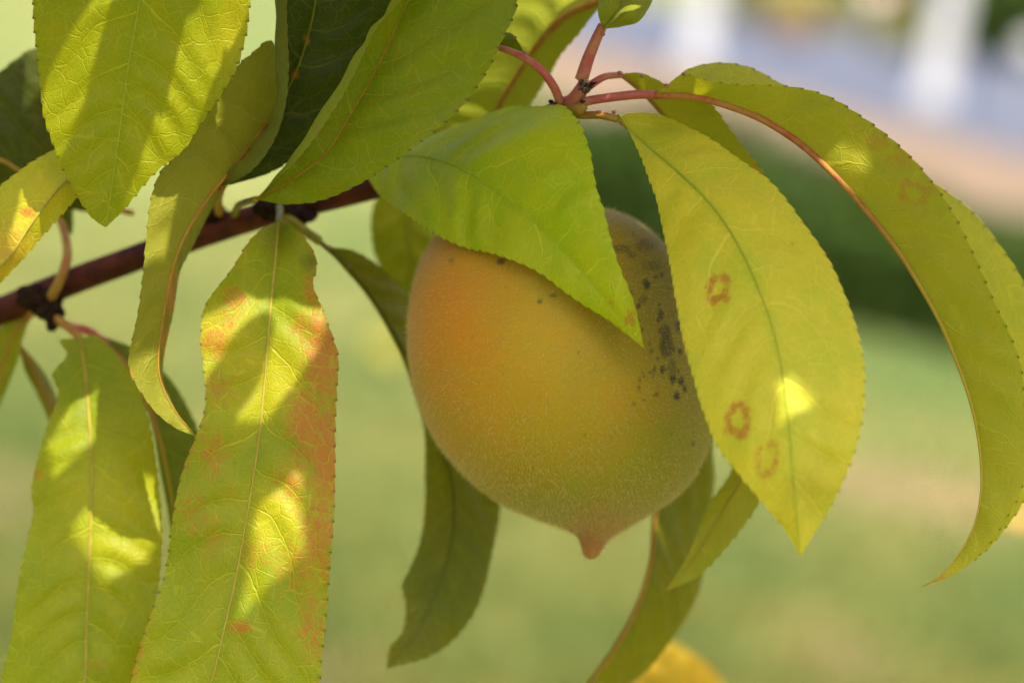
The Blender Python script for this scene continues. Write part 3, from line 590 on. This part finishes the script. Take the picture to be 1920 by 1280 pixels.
# --- G, large leaf behind the stalks at the top
leaf(tree, [[(1150, -60, 3.2), (1060, -70, 4.4), (960, -40, 5.0), (860, 40, 5.4), (780, 150, 5.8), (740, 260, 6.2), (760, 330, 6.4)]],
     [(1150, -10, 3.0), (1118, 6, 3.0), (1070, 25, 3.2), (1025, 65, 3.6), (985, 118, 4.2), (945, 182, 4.9), (905, 240, 5.5), (760, 332, 6.4)],
     [[(1148, -5, 3.0), (1120, 20, 3.2), (1085, 62, 3.6), (1052, 100, 4.0), (1030, 140, 4.6), (990, 200, 5.2), (920, 290, 6.0), (764, 336, 6.4)]],
     'lime', 'green', .45, seed=16, under=True, gdark=0, rib='orange', rib_r=(.10, .03), bulge=(.05, .04), pet=[(1102, 118, 1.0), (1135, 30, 2.2), (1150, -10, 3.0)], pet_mat='red', pet_r=.05, label='bright green leaf with an orange midrib behind the red stalks')
# --- V, small leaf on the red stalk going left
leaf(tree, [[(960, 100, 1.0), (948, 88, 1.0), (935, 70, 1.0), (900, 20, 1.0), (840, -120, 1.0)]], [(958, 97, 1.1), (938, 90, 1.2), (915, 70, 1.2), (880, 10, 1.2), (840, -122, 1.0)], [[(985, 103, 1.0), (968, 75, 1.1), (955, 62, 1.3), (945, 58, 1.4), (930, -20, 1.6), (842, -122, 1.0)]],
     'green', 'deep', .4, seed=17, gdark=.3, rib='red', rib_r=(.06, .02), pet=[(1050, 190, 1.2), (1038, 162, .9), (1015, 132, .8), (985, 110, .8), (958, 97, .9), (930, 88, 1.1)], pet_mat='red', pet_r=(.105, .075), glands=((966, 70, .8, .04), (986, 99, .6, .05)), label='small green leaf on a red stalk beside the broad leaf')
# --- S, small curled leaf on the upright red stalk
leaf(tree, [[(1128, 52, .6), (1122, 20, .5), (1130, -20, .5), (1150, -120, .6)]], [(1130, 54, .6), (1150, 30, -.1), (1165, -5, 0), (1155, -122, .6)], [[(1132, 56, .6), (1170, 36, -.9), (1208, 10, -.4), (1216, -40, .4), (1158, -124, .6)], [(1134, 54, .3), (1168, 50, -.2), (1205, 34, .2), (1225, -40, .8), (1158, -124, .7)]],
     'lime', 'green', .3, seed=18, gdark=.3, rib='green', rib_r=(.03, .01), pet=[(1090, 150, .9), (1103, 110, .8), (1117, 76, .7), (1130, 48, .6)], pet_mat='red', pet_r=(.155, .11), glands=((1131, 64, .45, .05),), label='small curled leaf at the top of the upright red stalk')
# --- L, leaf behind, its tip curving out below
leaf(tree, [[(1168, 140, 1.6), (1200, 150, 1.8), (1225, 190, 2.2), (1255, 230, 2.6), (1300, 320, 3.2), (1345, 450, 3.8), (1385, 620, 4.2), (1390, 780, 4.2), (1372, 880, 4.0), (1330, 945, 3.8), (1290, 1040, 3.6), (1249, 1105, 3.5)]],
     [(1165, 141, 1.6), (1195, 165, 1.8), (1226, 195, 2.1), (1262, 240, 2.5), (1310, 320, 3.0), (1365, 450, 3.6), (1405, 620, 4.0), (1412, 780, 4.0), (1392, 890, 3.8), (1350, 965, 3.7), (1302, 1045, 3.6), (1249, 1106, 3.5)],
     [[(1172, 138, 1.5), (1205, 140, 1.4), (1260, 165, 1.4), (1330, 195, 1.8), (1370, 242, 2.2), (1402, 282, 2.4), (1432, 325, 2.6), (1480, 450, 3.2), (1500, 620, 3.6), (1480, 800, 3.8), (1425, 938, 3.8), (1390, 990, 3.7), (1340, 1050, 3.6), (1300, 1085, 3.6), (1249, 1107, 3.5)]],
     'olive', 'lime', .35, seed=19, under=True, rib='orange', rib_r=(.055, .004), bulge=(.02, .04), pet=[(1086, 178, 1.3), (1110, 158, 1.2), (1135, 144, 1.3), (1166, 141, 1.6)], pet_mat='red', pet_r=(.10, .07), glands=((1162, 137, 1.2, .06), (1204, 143, 1.25, .045)), reds=((1420, 318, 20, 30, .6), (1258, 1100, 10, 8, .8), (1365, 990, 5, 7, .7)), gdark=.7,
     label='olive leaf behind the yellow one, tip curling out below it')
# --- H, yellow leaf in front of the fruit's right side
leaf(tree, [[(1158, 222, .9), (1158, 214, .8), (1180, 250, .5), (1200, 290, .1), (1216, 332, -.3), (1230, 372, -.6), (1241, 430, -1.0), (1255, 490, -1.3), (1269, 560, -1.6), (1282, 640, -2.0), (1300, 705, -2.3), (1321, 780, -2.6), (1346, 840, -2.8), (1382, 885, -3.0), (1432, 942, -3.2), (1472, 992, -3.3), (1500, 1042, -3.4)]],
     [(1156, 224, .9), (1175, 240, .7), (1215, 275, .2), (1280, 330, -.6), (1340, 392, -1.3), (1390, 470, -1.9), (1430, 560, -2.4), (1458, 650, -2.8), (1475, 760, -3.2), (1485, 860, -3.4), (1493, 950, -3.5), (1500, 1042, -3.4)],
     [[(1160, 220, .9), (1180, 211, .9), (1230, 213, .7), (1290, 236, .3), (1340, 262, -.1), (1400, 310, -.5), (1450, 352, -.9), (1500, 410, -1.3), (1550, 482, -1.7), (1590, 562, -2.1), (1611, 622, -2.4), (1620, 692, -2.7), (1617, 770, -2.9), (1604, 840, -3.1), (1580, 900, -3.2), (1550, 960, -3.3), (1525, 1002, -3.4), (1502, 1042, -3.4)]],
     'pale', 'yellow', .5, seed=20, rib='pale', rib_r=(.034, .012), bulge=(.05, .06), pet=[(1070, 215, 1.3), (1095, 216, 1.1), (1125, 216, .9), (1158, 223, .9)], pet_mat='orange', pet_r=(.09, .085), glands=((1123, 210, .5, .055), (1151, 210, .5, .05), (1167, 232, .4, .05)), wave=.06, gdark=.9, edge_red=.25,
     rings=((1345, 540, 17, 20, .55, .95), (1384, 787, 20, 24, .52, .9), (1438, 862, 16, 30, .55, .62)), reds=((1362, 558, 12, 14, .8), (1370, 808, 18, 10, .9), (1487, 456, 5, 5, .9), (1362, 416, 4, 4, .9), (1285, 660, 9, 20, .6)), marks=((1270, 430, 60, 'yellow', .6), (1520, 920, 60, 'olive', .45), (1250, 240, 50, 'lime', .6)), vein=(1.3, .55, .2),
     label='yellow leaf with red ring spots in front of the peach')
# --- I, long arching leaf at the right, folded along its red midrib
leaf(tree, [[(1232, 176, .7), (1247, 163, .5), (1282, 140, .2), (1330, 152, 0), (1400, 160, -.1), (1465, 163, -.2), (1512, 170, -.2), (1562, 186, -.3), (1622, 222, -.3), (1682, 270, -.4), (1732, 322, -.4), (1782, 392, -.5), (1822, 472, -.5), (1862, 560, -.6), (1892, 622, -.6), (1914, 690, -.6), (1921, 770, -.6), (1926, 850, -.6), (1915, 915, -.6), (1888, 968, -.7), (1845, 1030, -.8), (1790, 1075, -.9), (1728, 1100, -1.0)]],
     [(1228, 178, .8), (1300, 182, .6), (1370, 200, .5), (1432, 226, .4), (1500, 270, .3), (1560, 325, .2), (1620, 391, .1), (1680, 466, .1), (1722, 532, 0), (1760, 600, 0), (1790, 670, -.1), (1815, 740, -.2), (1830, 800, -.2), (1839, 870, -.3), (1838, 930, -.4), (1825, 988, -.5), (1796, 1040, -.7), (1762, 1079, -.9), (1727, 1099, -1.0)],
     [[(1232, 174, .9), (1262, 150, 1.2), (1292, 127, 1.5), (1342, 119, 1.8), (1402, 130, 2.0), (1465, 160, 2.1), (1560, 212, 2.2), (1680, 290, 2.3), (1765, 350, 2.4), (1832, 402, 2.4), (1882, 470, 2.4), (1922, 545, 2.3), (1948, 640, 2.1), (1955, 760, 1.8), (1950, 850, 1.4), (1930, 920, 1.0), (1890, 985, .5), (1840, 1040, 0), (1728, 1101, -1.0)]],
     (.33, .30, .004), (.33, .345, .004), .3, seed=21, under=(True, False), rib='red', rib_r=(.10, .008), bulge=(.05, -.04), pet=[(1084, 200, 1.1), (1100, 190, .9), (1150, 182, .8), (1200, 177, .8), (1232, 178, .8)], pet_mat='red', pet_r=(.10, .105), glands=((1282, 139, .0, .05), (1250, 161, .2, .06)), gdark=1.0, tooth_h=.03, teeth=.30, wave=.04, vein=(1.35, .75, .25),
     reds=((1640, 265, 34, 26, .75), (1690, 300, 36, 30, .7), (1600, 235, 20, 14, .5), (1745, 360, 24, 24, .5), (1745, 1088, 36, 26, 1.2), (1860, 590, 14, 60, .4)), rings=((1712, 362, 22, 18, .5, .7),), marks=((1600, 305, 50, 'yellow', .35),), edge_red=.3,
     label='long arching olive leaf folded along its red midrib')
# --- O, leaf behind the fruit to the lower right
leaf(tree, [[(1345, 780, 6.6), (1300, 800, 6.6), (1255, 860, 6.4), (1226, 950, 6.2), (1216, 1050, 6.0), (1192, 1130, 6.0), (1150, 1208, 6.0), (1098, 1280, 6.0), (1000, 1400, 6.0)]],
     [(1345, 780, 6.6), (1306, 806, 6.5), (1262, 865, 6.3), (1232, 952, 6.1), (1221, 1052, 5.9), (1197, 1134, 5.9), (1156, 1212, 5.9), (1104, 1284, 5.9), (1000, 1402, 6.0)],
     [[(1345, 782, 6.6), (1336, 840, 6.9), (1339, 900, 7.2), (1328, 1000, 7.4), (1316, 1078, 7.4), (1290, 1150, 7.2), (1242, 1215, 7.0), (1180, 1285, 6.8), (1000, 1404, 6.0)]],
     'deep', 'olive', .55, seed=22, rib='orange', rib_r=(.07, .02), bulge=(.0, .05), gdark=.2, pet=[(1290, 560, 7.0), (1330, 680, 7.0), (1345, 782, 6.6)], pet_mat='green', label='olive leaf hanging behind the lower right of the peach')
# --- far out-of-focus yellow leaves lower down on the tree
leaf(tree, [[(1400, 1480, 24), (1280, 1400, 22), (1190, 1300, 20), (1215, 1190, 19)]], [(1410, 1470, 24), (1330, 1370, 22), (1265, 1280, 20), (1218, 1188, 19)], [[(1420, 1460, 24), (1390, 1340, 22), (1320, 1240, 20), (1222, 1186, 19)]],
     (.50, .34, .03), (.46, .26, .03), .5, seed=23, gdark=0, pet=[(1560, 1600, 25), (1480, 1540, 25), (1405, 1475, 24)], pet_mat='orange', label='blurred orange-yellow leaf far behind, below the peach')
leaf(tree, [[(2120, 940, 24), (2030, 900, 23), (1950, 910, 22), (1872, 985, 21)]], [(2120, 960, 24), (2040, 950, 23), (1955, 955, 22), (1872, 987, 21)], [[(2120, 980, 24), (2040, 1005, 23), (1955, 1010, 22), (1872, 990, 21)]],
     (.34, .25, .08), (.30, .21, .06), .5, seed=24, gdark=0, pet=[(2260, 930, 26), (2190, 940, 25), (2120, 960, 24)], pet_mat='orange', label='blurred orange leaf far behind at the right edge')

keep(tube('branch', [base + np.array([0, 0, .72]), at(-700, 1800, 32), at(300, 1760, 29), at(1000, 1700, 27), at(1560, 1605, 25.2), at(1960, 1420, 25.6), at(2200, 1120, 26), at(2270, 915, 26.2)], [.013, .009, .006, .0045, .0035, .003, .0022, .0014], BARK, sides=12, n=90, bump=.02, seed=6), tree)
# ================================================================ the peach
def peach_material():
    s = N('peach_skin'); tc = s.n('TexCoord'); v = tc.outputs['Object']
    col = s.attr('col', 'Color'); sp = s.attr('spot')
    n1 = s.noise(v, 110, 6.0, .7); n2 = s.noise(v, 900, 3.0)
    base = s.mix(s.math('MULTIPLY', s.step(n1, .36, .70), .6), col, s.mix(1.0, col, rgb(1.16, .90, .6), 'MULTIPLY'))
    base = s.mix(s.math('MULTIPLY', s.step(n2, .45, .7), .22), base, s.mix(1.0, col, rgb(.7, .75, .7), 'MULTIPLY'))
    base = s.mix(sp, base, s.mix(n2, rgb(.022, .016, .004), rgb(.055, .042, .008)))
    bp = s.n('Bump', i_Strength=.35, i_Distance=.0006); s.put(bp.inputs['Height'], n2)
    p = s.n('BsdfPrincipled', i_Roughness=.62); s.put(p.inputs['Base Color'], base); s.put(p.inputs['Normal'], bp)
    p.inputs['Subsurface Weight'].default_value = .12; p.inputs['Subsurface Radius'].default_value = (.004, .0018, .0006); p.inputs['Subsurface Scale'].default_value = 1.0
    p.inputs['Sheen Weight'].default_value = .08; p.inputs['Sheen Roughness'].default_value = .5; p.inputs['Specular IOR Level'].default_value = .2
    s.put(s.out.inputs[0], p.outputs[0]); return s.m
PD = 2.9
def peach():
    pc = np.array([1045., 700.]); ax = np.array([.24, .97]); ax /= np.linalg.norm(ax); pe = np.array([ax[1], -ax[0]])
    left = [(1000, 374), (930, 380), (872, 397), (830, 425), (795, 475), (772, 540), (763, 620), (769, 700), (788, 770), (820, 832), (870, 890), (930, 938), (1000, 970), (1052, 988), (1080, 1004), (1090, 1026), (1093, 1039), (1102, 1047), (1108, 1048)]
    right = [(1000, 374), (1070, 378), (1140, 394), (1190, 413), (1232, 447), (1262, 490), (1292, 560), (1316, 640), (1330, 720), (1333, 790), (1321, 850), (1290, 905), (1240, 948), (1182, 985), (1146, 1008), (1131, 1027), (1123, 1040), (1116, 1046), (1108, 1048)]
    def prof(L):
        q, _ = catmull(np.array(L, float), 400); r = q - pc; s_ = r @ ax; p_ = r @ pe; o = np.argsort(s_); return s_[o], p_[o]
    sL, rL = prof(left); sR, rR = prof(right)
    s0, s1 = max(sL[0], sR[0]), max(sL[-1], sR[-1])
    nr, na = 240, 360
    th = np.linspace(0, 1, nr + 1); sv = s0 + (s1 - s0) * (1 - np.cos(th * math.pi)) / 2
    RL = np.interp(sv, sL, rL); RR = np.interp(sv, sR, rR); cen = (RL + RR) / 2; half = np.maximum((RR - RL) / 2, .3); half[0] = half[-1] = .3
    k = (FOCUS + PD / 100) * SENSOR / FOCAL / 1920.0
    c3 = at(pc[0], pc[1], PD); a3 = CR * ax[0] - CU * ax[1]; e3 = CR * pe[0] - CU * pe[1]
    phi = np.arange(na) / na * 2 * math.pi
    r = half[:, None] * np.ones(na)
    # a faint suture and gentle unevenness
    r = r * (1 + .008 * np.sin(3 * phi + 1)[None] * np.sin(th * math.pi)[:, None])
    dim = 22 * np.exp(-(r / 75) ** 2) * (th < .5)[:, None]        # hollow round the stalk
    P = c3 + (a3 * (sv[:, None] + dim)[..., None] + (e3 * cen[:, None])[:, None] + (e3 * np.cos(phi)[:, None] - CF * np.sin(phi)[:, None])[None] * r[..., None]) * k
    V = P.reshape(-1, 3); idx = np.arange(len(V)).reshape(nr + 1, na); j2 = np.roll(idx, -1, 1)
    F = np.stack([idx[:-1], j2[:-1], j2[1:], idx[1:]], -1).reshape(-1, 4)
    root = tag(empty('peach', at(1000, 380, PD)), 'ripe orange and yellow-green fuzzy peach with dark specks hanging under a leaf', 'peach')
    o = big_mesh('skin', V, F, peach_material()); keep(o, root)
    # face normals outward?
    nrm = np.cross(P[nr // 2, 1] - P[nr // 2, 0], P[nr // 2 + 1, 0] - P[nr // 2, 0]) @ (P[nr // 2, 0] - c3)
    if nrm < 0: o.data.flip_normals()
    px, py = pix(V)
    def blobm(mx, my, rx, ry): return np.exp(-((px - mx) / rx) ** 2 - ((py - my) / ry) ** 2)[:, None]
    col = np.tile(np.array([[.275, .203, .002]]), (len(V), 1))
    def over(q, c):
        nonlocal col; col = col * (1 - q) + np.array(c)[None] * q
    over(.85 * blobm(1290, 860, 190, 260), (.180, .168, .004)); over(.8 * blobm(1080, 960, 230, 120), (.170, .168, .004)); over(.8 * blobm(1250, 520, 130, 160), (.155, .125, .006))
    over(.92 * blobm(825, 590, 125, 180), (.44, .175, .005)); over(.45 * blobm(890, 770, 110, 110), (.36, .185, .005)); over(.4 * blobm(1130, 740, 110, 60), (.34, .205, .004)); over(.4 * blobm(1020, 640, 80, 80), (.40, .265, .006))
    over(.9 * blobm(1110, 1020, 80, 52), (.25, .095, .03)); over(.5 * blobm(1180, 980, 70, 40), (.26, .13, .03))
    attr(o, 'col', np.c_[col, np.ones(len(col))], 'FLOAT_COLOR')
    g = np.random.default_rng(5); sp = np.zeros(len(V)); front = ((V - c3) @ CF < .005)
    spots = [(1213, 533, 6, 9, 1), (1239, 590, 6, 10, .9), (1271, 611, 5, 9, .9), (1205, 562, 7, 7, .6), (1247, 622, 10, 14, .75), (1249, 648, 12, 22, .8), (1243, 693, 6, 8, .9), (1262, 710, 6, 7, 1), (1277, 714, 6, 8, 1), (1284, 729, 4, 6, 1), (1269, 742, 6, 8, 1), (1275, 659, 4, 6, .9), (939, 490, 8, 6, .8), (1012, 565, 6, 5, .7), (1037, 554, 6, 4, .6), (846, 487, 5, 5, .5), (1166, 466, 16, 7, .6), (1211, 459, 20, 12, .5), (1185, 478, 9, 6, .55), (1225, 497, 20, 10, .4), (1260, 690, 8, 20, .5), (1300, 832, 4, 5, .7), (1207, 750, 3, 4, .5)]
    for _ in range(46): spots.append((g.normal(1232, 34), g.uniform(440, 760), g.uniform(2, 5), g.uniform(3, 6), g.uniform(.35, .95)))
    for _ in range(30): spots.append((g.uniform(820, 1310), g.uniform(470, 900), g.uniform(1.5, 2.5), g.uniform(1.5, 2.5), g.uniform(.3, .6)))
    for (mx, my, rx, ry, am) in spots:
        q = ((px - mx) / rx) ** 2 + ((py - my) / ry) ** 2; sp = np.maximum(sp, am * np.clip(1.6 - q, 0, 1) * front)
    attr(o, 'spot', sp)
    # fuzz: fine pale hairs, lying mostly flat
    n = 90000
    A1, A2, A3 = P[:-1], np.roll(P, -1, 1)[:-1], P[1:]
    ar = np.linalg.norm(np.cross(A2 - A1, A3 - A1), axis=2).ravel(); pr = ar / ar.sum()
    f = g.choice(len(pr), n, p=pr); u1, u2 = g.uniform(size=(2, n, 1))
    a1, a2, a3_ = A1.reshape(-1, 3)[f], A2.reshape(-1, 3)[f], A3.reshape(-1, 3)[f]
    B = a1 + (a2 - a1) * u1 + (a3_ - a1) * u2; Nn = norm(np.cross(a2 - a1, a3_ - a1)); Nn = np.where((((B - c3) * Nn).sum(1) < 0)[:, None], -Nn, Nn)
    bx_, by_ = pix(B)
    swirl = np.sin(bx_ / 37) * np.cos(by_ / 29) * 1.3 + np.sin(bx_ / 11 + by_ / 17) * .8 + g.normal(0, .8, n)
    down = -CU[None] - Nn * (-(Nn @ CU))[:, None]; down = norm(down); sid = np.cross(Nn, down)
    tdir = down * np.cos(swirl)[:, None] + sid * np.sin(swirl)[:, None]
    lift = g.uniform(.25, .75, n)[:, None]; pat = .5 + .5 * np.sin(bx_ / 31 + 2 * np.sin(by_ / 43)) * np.sin(by_ / 27 + 2 * np.sin(bx_ / 38)); bold = (g.uniform(size=n) < .06 + .10 * pat + .26 * pat * np.clip((by_ - 740) / 200, 0, 1))[:, None]; ln = np.where(bold, g.uniform(.0008, .0019, (n, 1)), g.uniform(.0005, .0012, (n, 1)))
    d1 = norm(tdir * (1 - lift) + Nn * lift); d2 = norm(d1 + tdir * .7 - Nn * .15 + g.normal(0, .45, (n, 3)))
    p1 = B + d1 * ln * .55; p2 = p1 + d2 * ln * .45; B = B - Nn * .00005
    sidev = norm(np.cross(d1, g.normal(size=(n, 3)))); hw = np.where(bold, .000027, .000012)
    VV = np.stack([B - sidev * hw, B + sidev * hw, p1 + sidev * hw * .9, p1 - sidev * hw * .9, p2], 1).reshape(-1, 3)
    i0 = (np.arange(n) * 5)[:, None]
    FF = np.vstack([i0 + np.array([[0, 1, 2]]), i0 + np.array([[0, 2, 3]]), i0 + np.array([[3, 2, 4]])])
    s = N('peach_fuzz'); p = s.n('BsdfPrincipled', i_Roughness=.6); p.inputs['Base Color'].default_value = rgb(.58, .47, .17); p.inputs['Specular IOR Level'].default_value = .4
    tr = s.n('BsdfTranslucent'); tr.inputs[0].default_value = rgb(.60, .49, .18); mx = s.n('MixShader', i_0=.5); s.put(mx.inputs[1], p.outputs[0]); s.put(mx.inputs[2], tr.outputs[0]); s.put(s.out.inputs[0], mx.outputs[0])
    fz = big_mesh('fuzz', VV, FF, s.m, smooth=False); keep(fz, root); fz['kind'] = 'stuff'
    keep(tube('stalk', [at(880, 285, 3.8), at(915, 320, 3.4), at(955, 360, PD), at(978, 405, PD)], [.0018, .0016, .0018, .002], PET['green']), root)
peach()
# --@@ADDED_CANOPY
# ================================================================ unseen foliage overhead, added and spaced to dapple the light
LIT = [  # sunlit patches in the photograph: x, y, depth, radius (px)
    (420, 90, -.3, 50), (440, 30, -.4, 40), (330, 250, .1, 45), (190, 60, -.4, 40), (270, 330, .3, 30), (120, 200, 0, 30),
    (455, 590, 1.1, 30), (420, 655, .8, 30), (535, 690, .9, 34), (505, 745, .8, 26), (515, 950, .3, 40), (545, 1010, .3, 34), (490, 1090, .1, 24),
    (195, 800, 3.5, 34), (110, 860, 3.2, 40), (200, 930, 3.0, 45), (240, 1000, 3.0, 40), (190, 1060, 2.7, 34), (280, 930, 3.1, 24),
    (62, 405, 1.2, 34), (30, 450, 1.2, 34), (95, 370, 1.4, 22), (1480, 720, -3.0, 26), (1500, 770, -3.1, 20), (1605, 310, 0, 16), (1170, 45, -.4, 26), (1010, 70, 4.4, 18), (905, 215, 5.2, 16),
    (930, 1120, 9, 1),
]
def canopy():
    g = np.random.default_rng(11)
    nu, hv = 16, np.array([-1, -.66, -.33, 0, .33, .66, 1.0])
    Lh, Wh = .050, .0165
    u = np.linspace(0, 1, nu + 1); wd = np.sin(np.clip(u, .0, 1) ** .85 * math.pi) ** .8; wd[0] = wd[-1] = .02
    X = (u - .5)[:, None] * 2 * Lh * np.ones(len(hv)); Yv = wd[:, None] * Wh * hv[None]; Z = -.010 * (2 * u - 1)[:, None] ** 2 + .22 * np.abs(Yv) + .0012 * np.sin(u * 21)[:, None] * np.abs(hv)
    V = np.stack([X, Yv, Z], -1).reshape(-1, 3); idx = np.arange(len(V)).reshape(nu + 1, len(hv))
    F = np.stack([idx[:-1, :-1], idx[1:, :-1], idx[1:, 1:], idx[:-1, 1:]], -1).reshape(-1, 4)
    proto = big_mesh('leaf', V, F, LEAF)  # shared mesh of the added sun-blocking leaves
    attr(proto, 'luv', V * 100, 'FLOAT_VECTOR'); attr(proto, 'col', np.tile([.12, .18, .016, 1], (len(V), 1)), 'FLOAT_COLOR')
    attr(proto, 'red', np.zeros(len(V))); attr(proto, 'gland', np.zeros(len(V))); attr(proto, 'vabs', np.tile(np.abs(hv), nu + 1)); attr(proto, 'phase', (V[:, 0] * 100 - np.abs(V[:, 1]) * 60))
    rays = [(at(x, y, d), r * .0000119) for x, y, d, r in LIT]
    placed, twigs = [], []
    targets = [(x, y) for x in np.arange(-180, 2100, 118) for y in np.arange(-120, 1420, 118)]
    g.shuffle(targets); first = True; count = 0
    for it, (tx, ty) in enumerate(targets * 2 + targets * 3):
        sc = 1.0 if it < 2 * len(targets) else .5
        p0 = at(tx + g.uniform(-50, 50), ty + g.uniform(-50, 50), 1.0)
        t = .06
        while True:
            q = p0 + SUN * t; qx, qy = pix(q)
            D = (q - CP) @ CF
            if qy < -110 - 1920 * .055 * sc / max(D * .4, .02): break
            t += .006
            if t > .6: break
        if t > .6: continue
        q = p0 + SUN * (t + g.uniform(.0, .07))
        nz = norm(SUN + g.normal(0, .33, 3)); ax = norm(np.cross(nz, g.normal(size=3))); ay = np.cross(nz, ax)
        ok = True
        for (rp, rr) in rays:
            tt = ((q - rp) @ nz) / (SUN @ nz); h = rp + SUN * tt - q
            if ((h @ ax) / (Lh * sc + rr)) ** 2 + ((h @ ay) / (Wh * sc + rr)) ** 2 < 1: ok = False; break
        if not ok: continue
        # skip leaves where the light is already blocked three deep
        k = 0
        for (q2, n2, x2, y2, s2) in placed:
            tt = ((q2 - q) @ n2) / (SUN @ n2); h = q + SUN * tt - q2
            if ((h @ x2) / (Lh * s2)) ** 2 + ((h @ y2) / (Wh * s2)) ** 2 < .8: k += 1
        if k >= (2 if sc == 1 else 1): continue
        tipx = [pix(q + ax * Lh * sc * sg) for sg in (-1, 1)]
        if any(-80 < a < 2000 and -60 < b < 1340 for a, b in tipx): continue
        placed.append((q, nz, ax, ay, sc)); count += 1
        if first: o = proto; first = False
        else: o = proto.copy(); C.objects.link(o)
        o.parent = tree; o.matrix_parent_inverse = tree.matrix_world.inverted()
        a_, b_, n_ = ax * sc, ay * sc, nz * sc
        o.matrix_basis = Matrix(((a_[0], b_[0], n_[0], q[0]), (a_[1], b_[1], n_[1], q[1]), (a_[2], b_[2], n_[2], q[2]), (0, 0, 0, 1)))
    # close the remaining holes with small leaves added to block the sun wherever the photograph shows shade
    e1 = norm(np.cross(SUN, CF)); e2 = np.cross(SUN, e1)
    fl = lambda p: np.array([p @ e1, p @ e2])
    lit2 = [(fl(rp), rr) for rp, rr in rays]
    for sx in np.arange(-60, 1990, 56):
        for sy in np.arange(-60, 1330, 56):
            p0 = at(sx, sy, .8); f0 = fl(p0)
            if min(np.linalg.norm(f0 - a) - rr for a, rr in lit2) < .0042 or count > 250: continue
            hit = False
            for (q2, n2, x2, y2, s2) in placed:
                h = p0 + SUN * (((q2 - p0) @ n2) / (SUN @ n2)) - q2
                if ((h @ x2) / (Lh * s2)) ** 2 + ((h @ y2) / (Wh * s2)) ** 2 < .75: hit = True; break
            if hit: continue
            for _ in range(24):
                sc = g.uniform(.32, .5); t = .06
                while t < .6 and pix(p0 + SUN * t)[1] > -90 - 1920 * .055 * sc / max(((p0 + SUN * t - CP) @ CF) * .4, .02): t += .006
                if t >= .6: break
                q = p0 + SUN * (t + g.uniform(0, .05)) + g.normal(0, .002, 3)
                nz = norm(SUN + g.normal(0, .2, 3)); ax = norm(np.cross(nz, g.normal(size=3))); ay = np.cross(nz, ax)
                if any(((rp + SUN * (((q - rp) @ nz) / (SUN @ nz)) - q) @ ax / (Lh * sc + rr)) ** 2 + ((rp + SUN * (((q - rp) @ nz) / (SUN @ nz)) - q) @ ay / (Wh * sc + rr)) ** 2 < 1 for rp, rr in rays): continue
                placed.append((q, nz, ax, ay, sc)); count += 1
                o = proto.copy(); C.objects.link(o); o.parent = tree; o.matrix_parent_inverse = tree.matrix_world.inverted()
                a_, b_, n_ = ax * sc, ay * sc, nz * sc
                o.matrix_basis = Matrix(((a_[0], b_[0], n_[0], q[0]), (a_[1], b_[1], n_[1], q[1]), (a_[2], b_[2], n_[2], q[2]), (0, 0, 0, 1)))
                break
    # a bough that carries them
    cen = np.mean([p[0] for p in placed], 0)
    import sys; print('canopy leaves', count, cen, file=sys.stderr)
    keep(tube('branch', [base + np.array([.0, 0, 1.55]), (base + np.array([0, 0, 1.6])) * .5 + cen * .5 + np.array([0, 0, .06]), cen + np.array([0, 0, .03]), cen + np.array([.18, -.02, .02])], [.016, .009, .005, .002], BARK, sides=12, n=60), tree)
canopy()
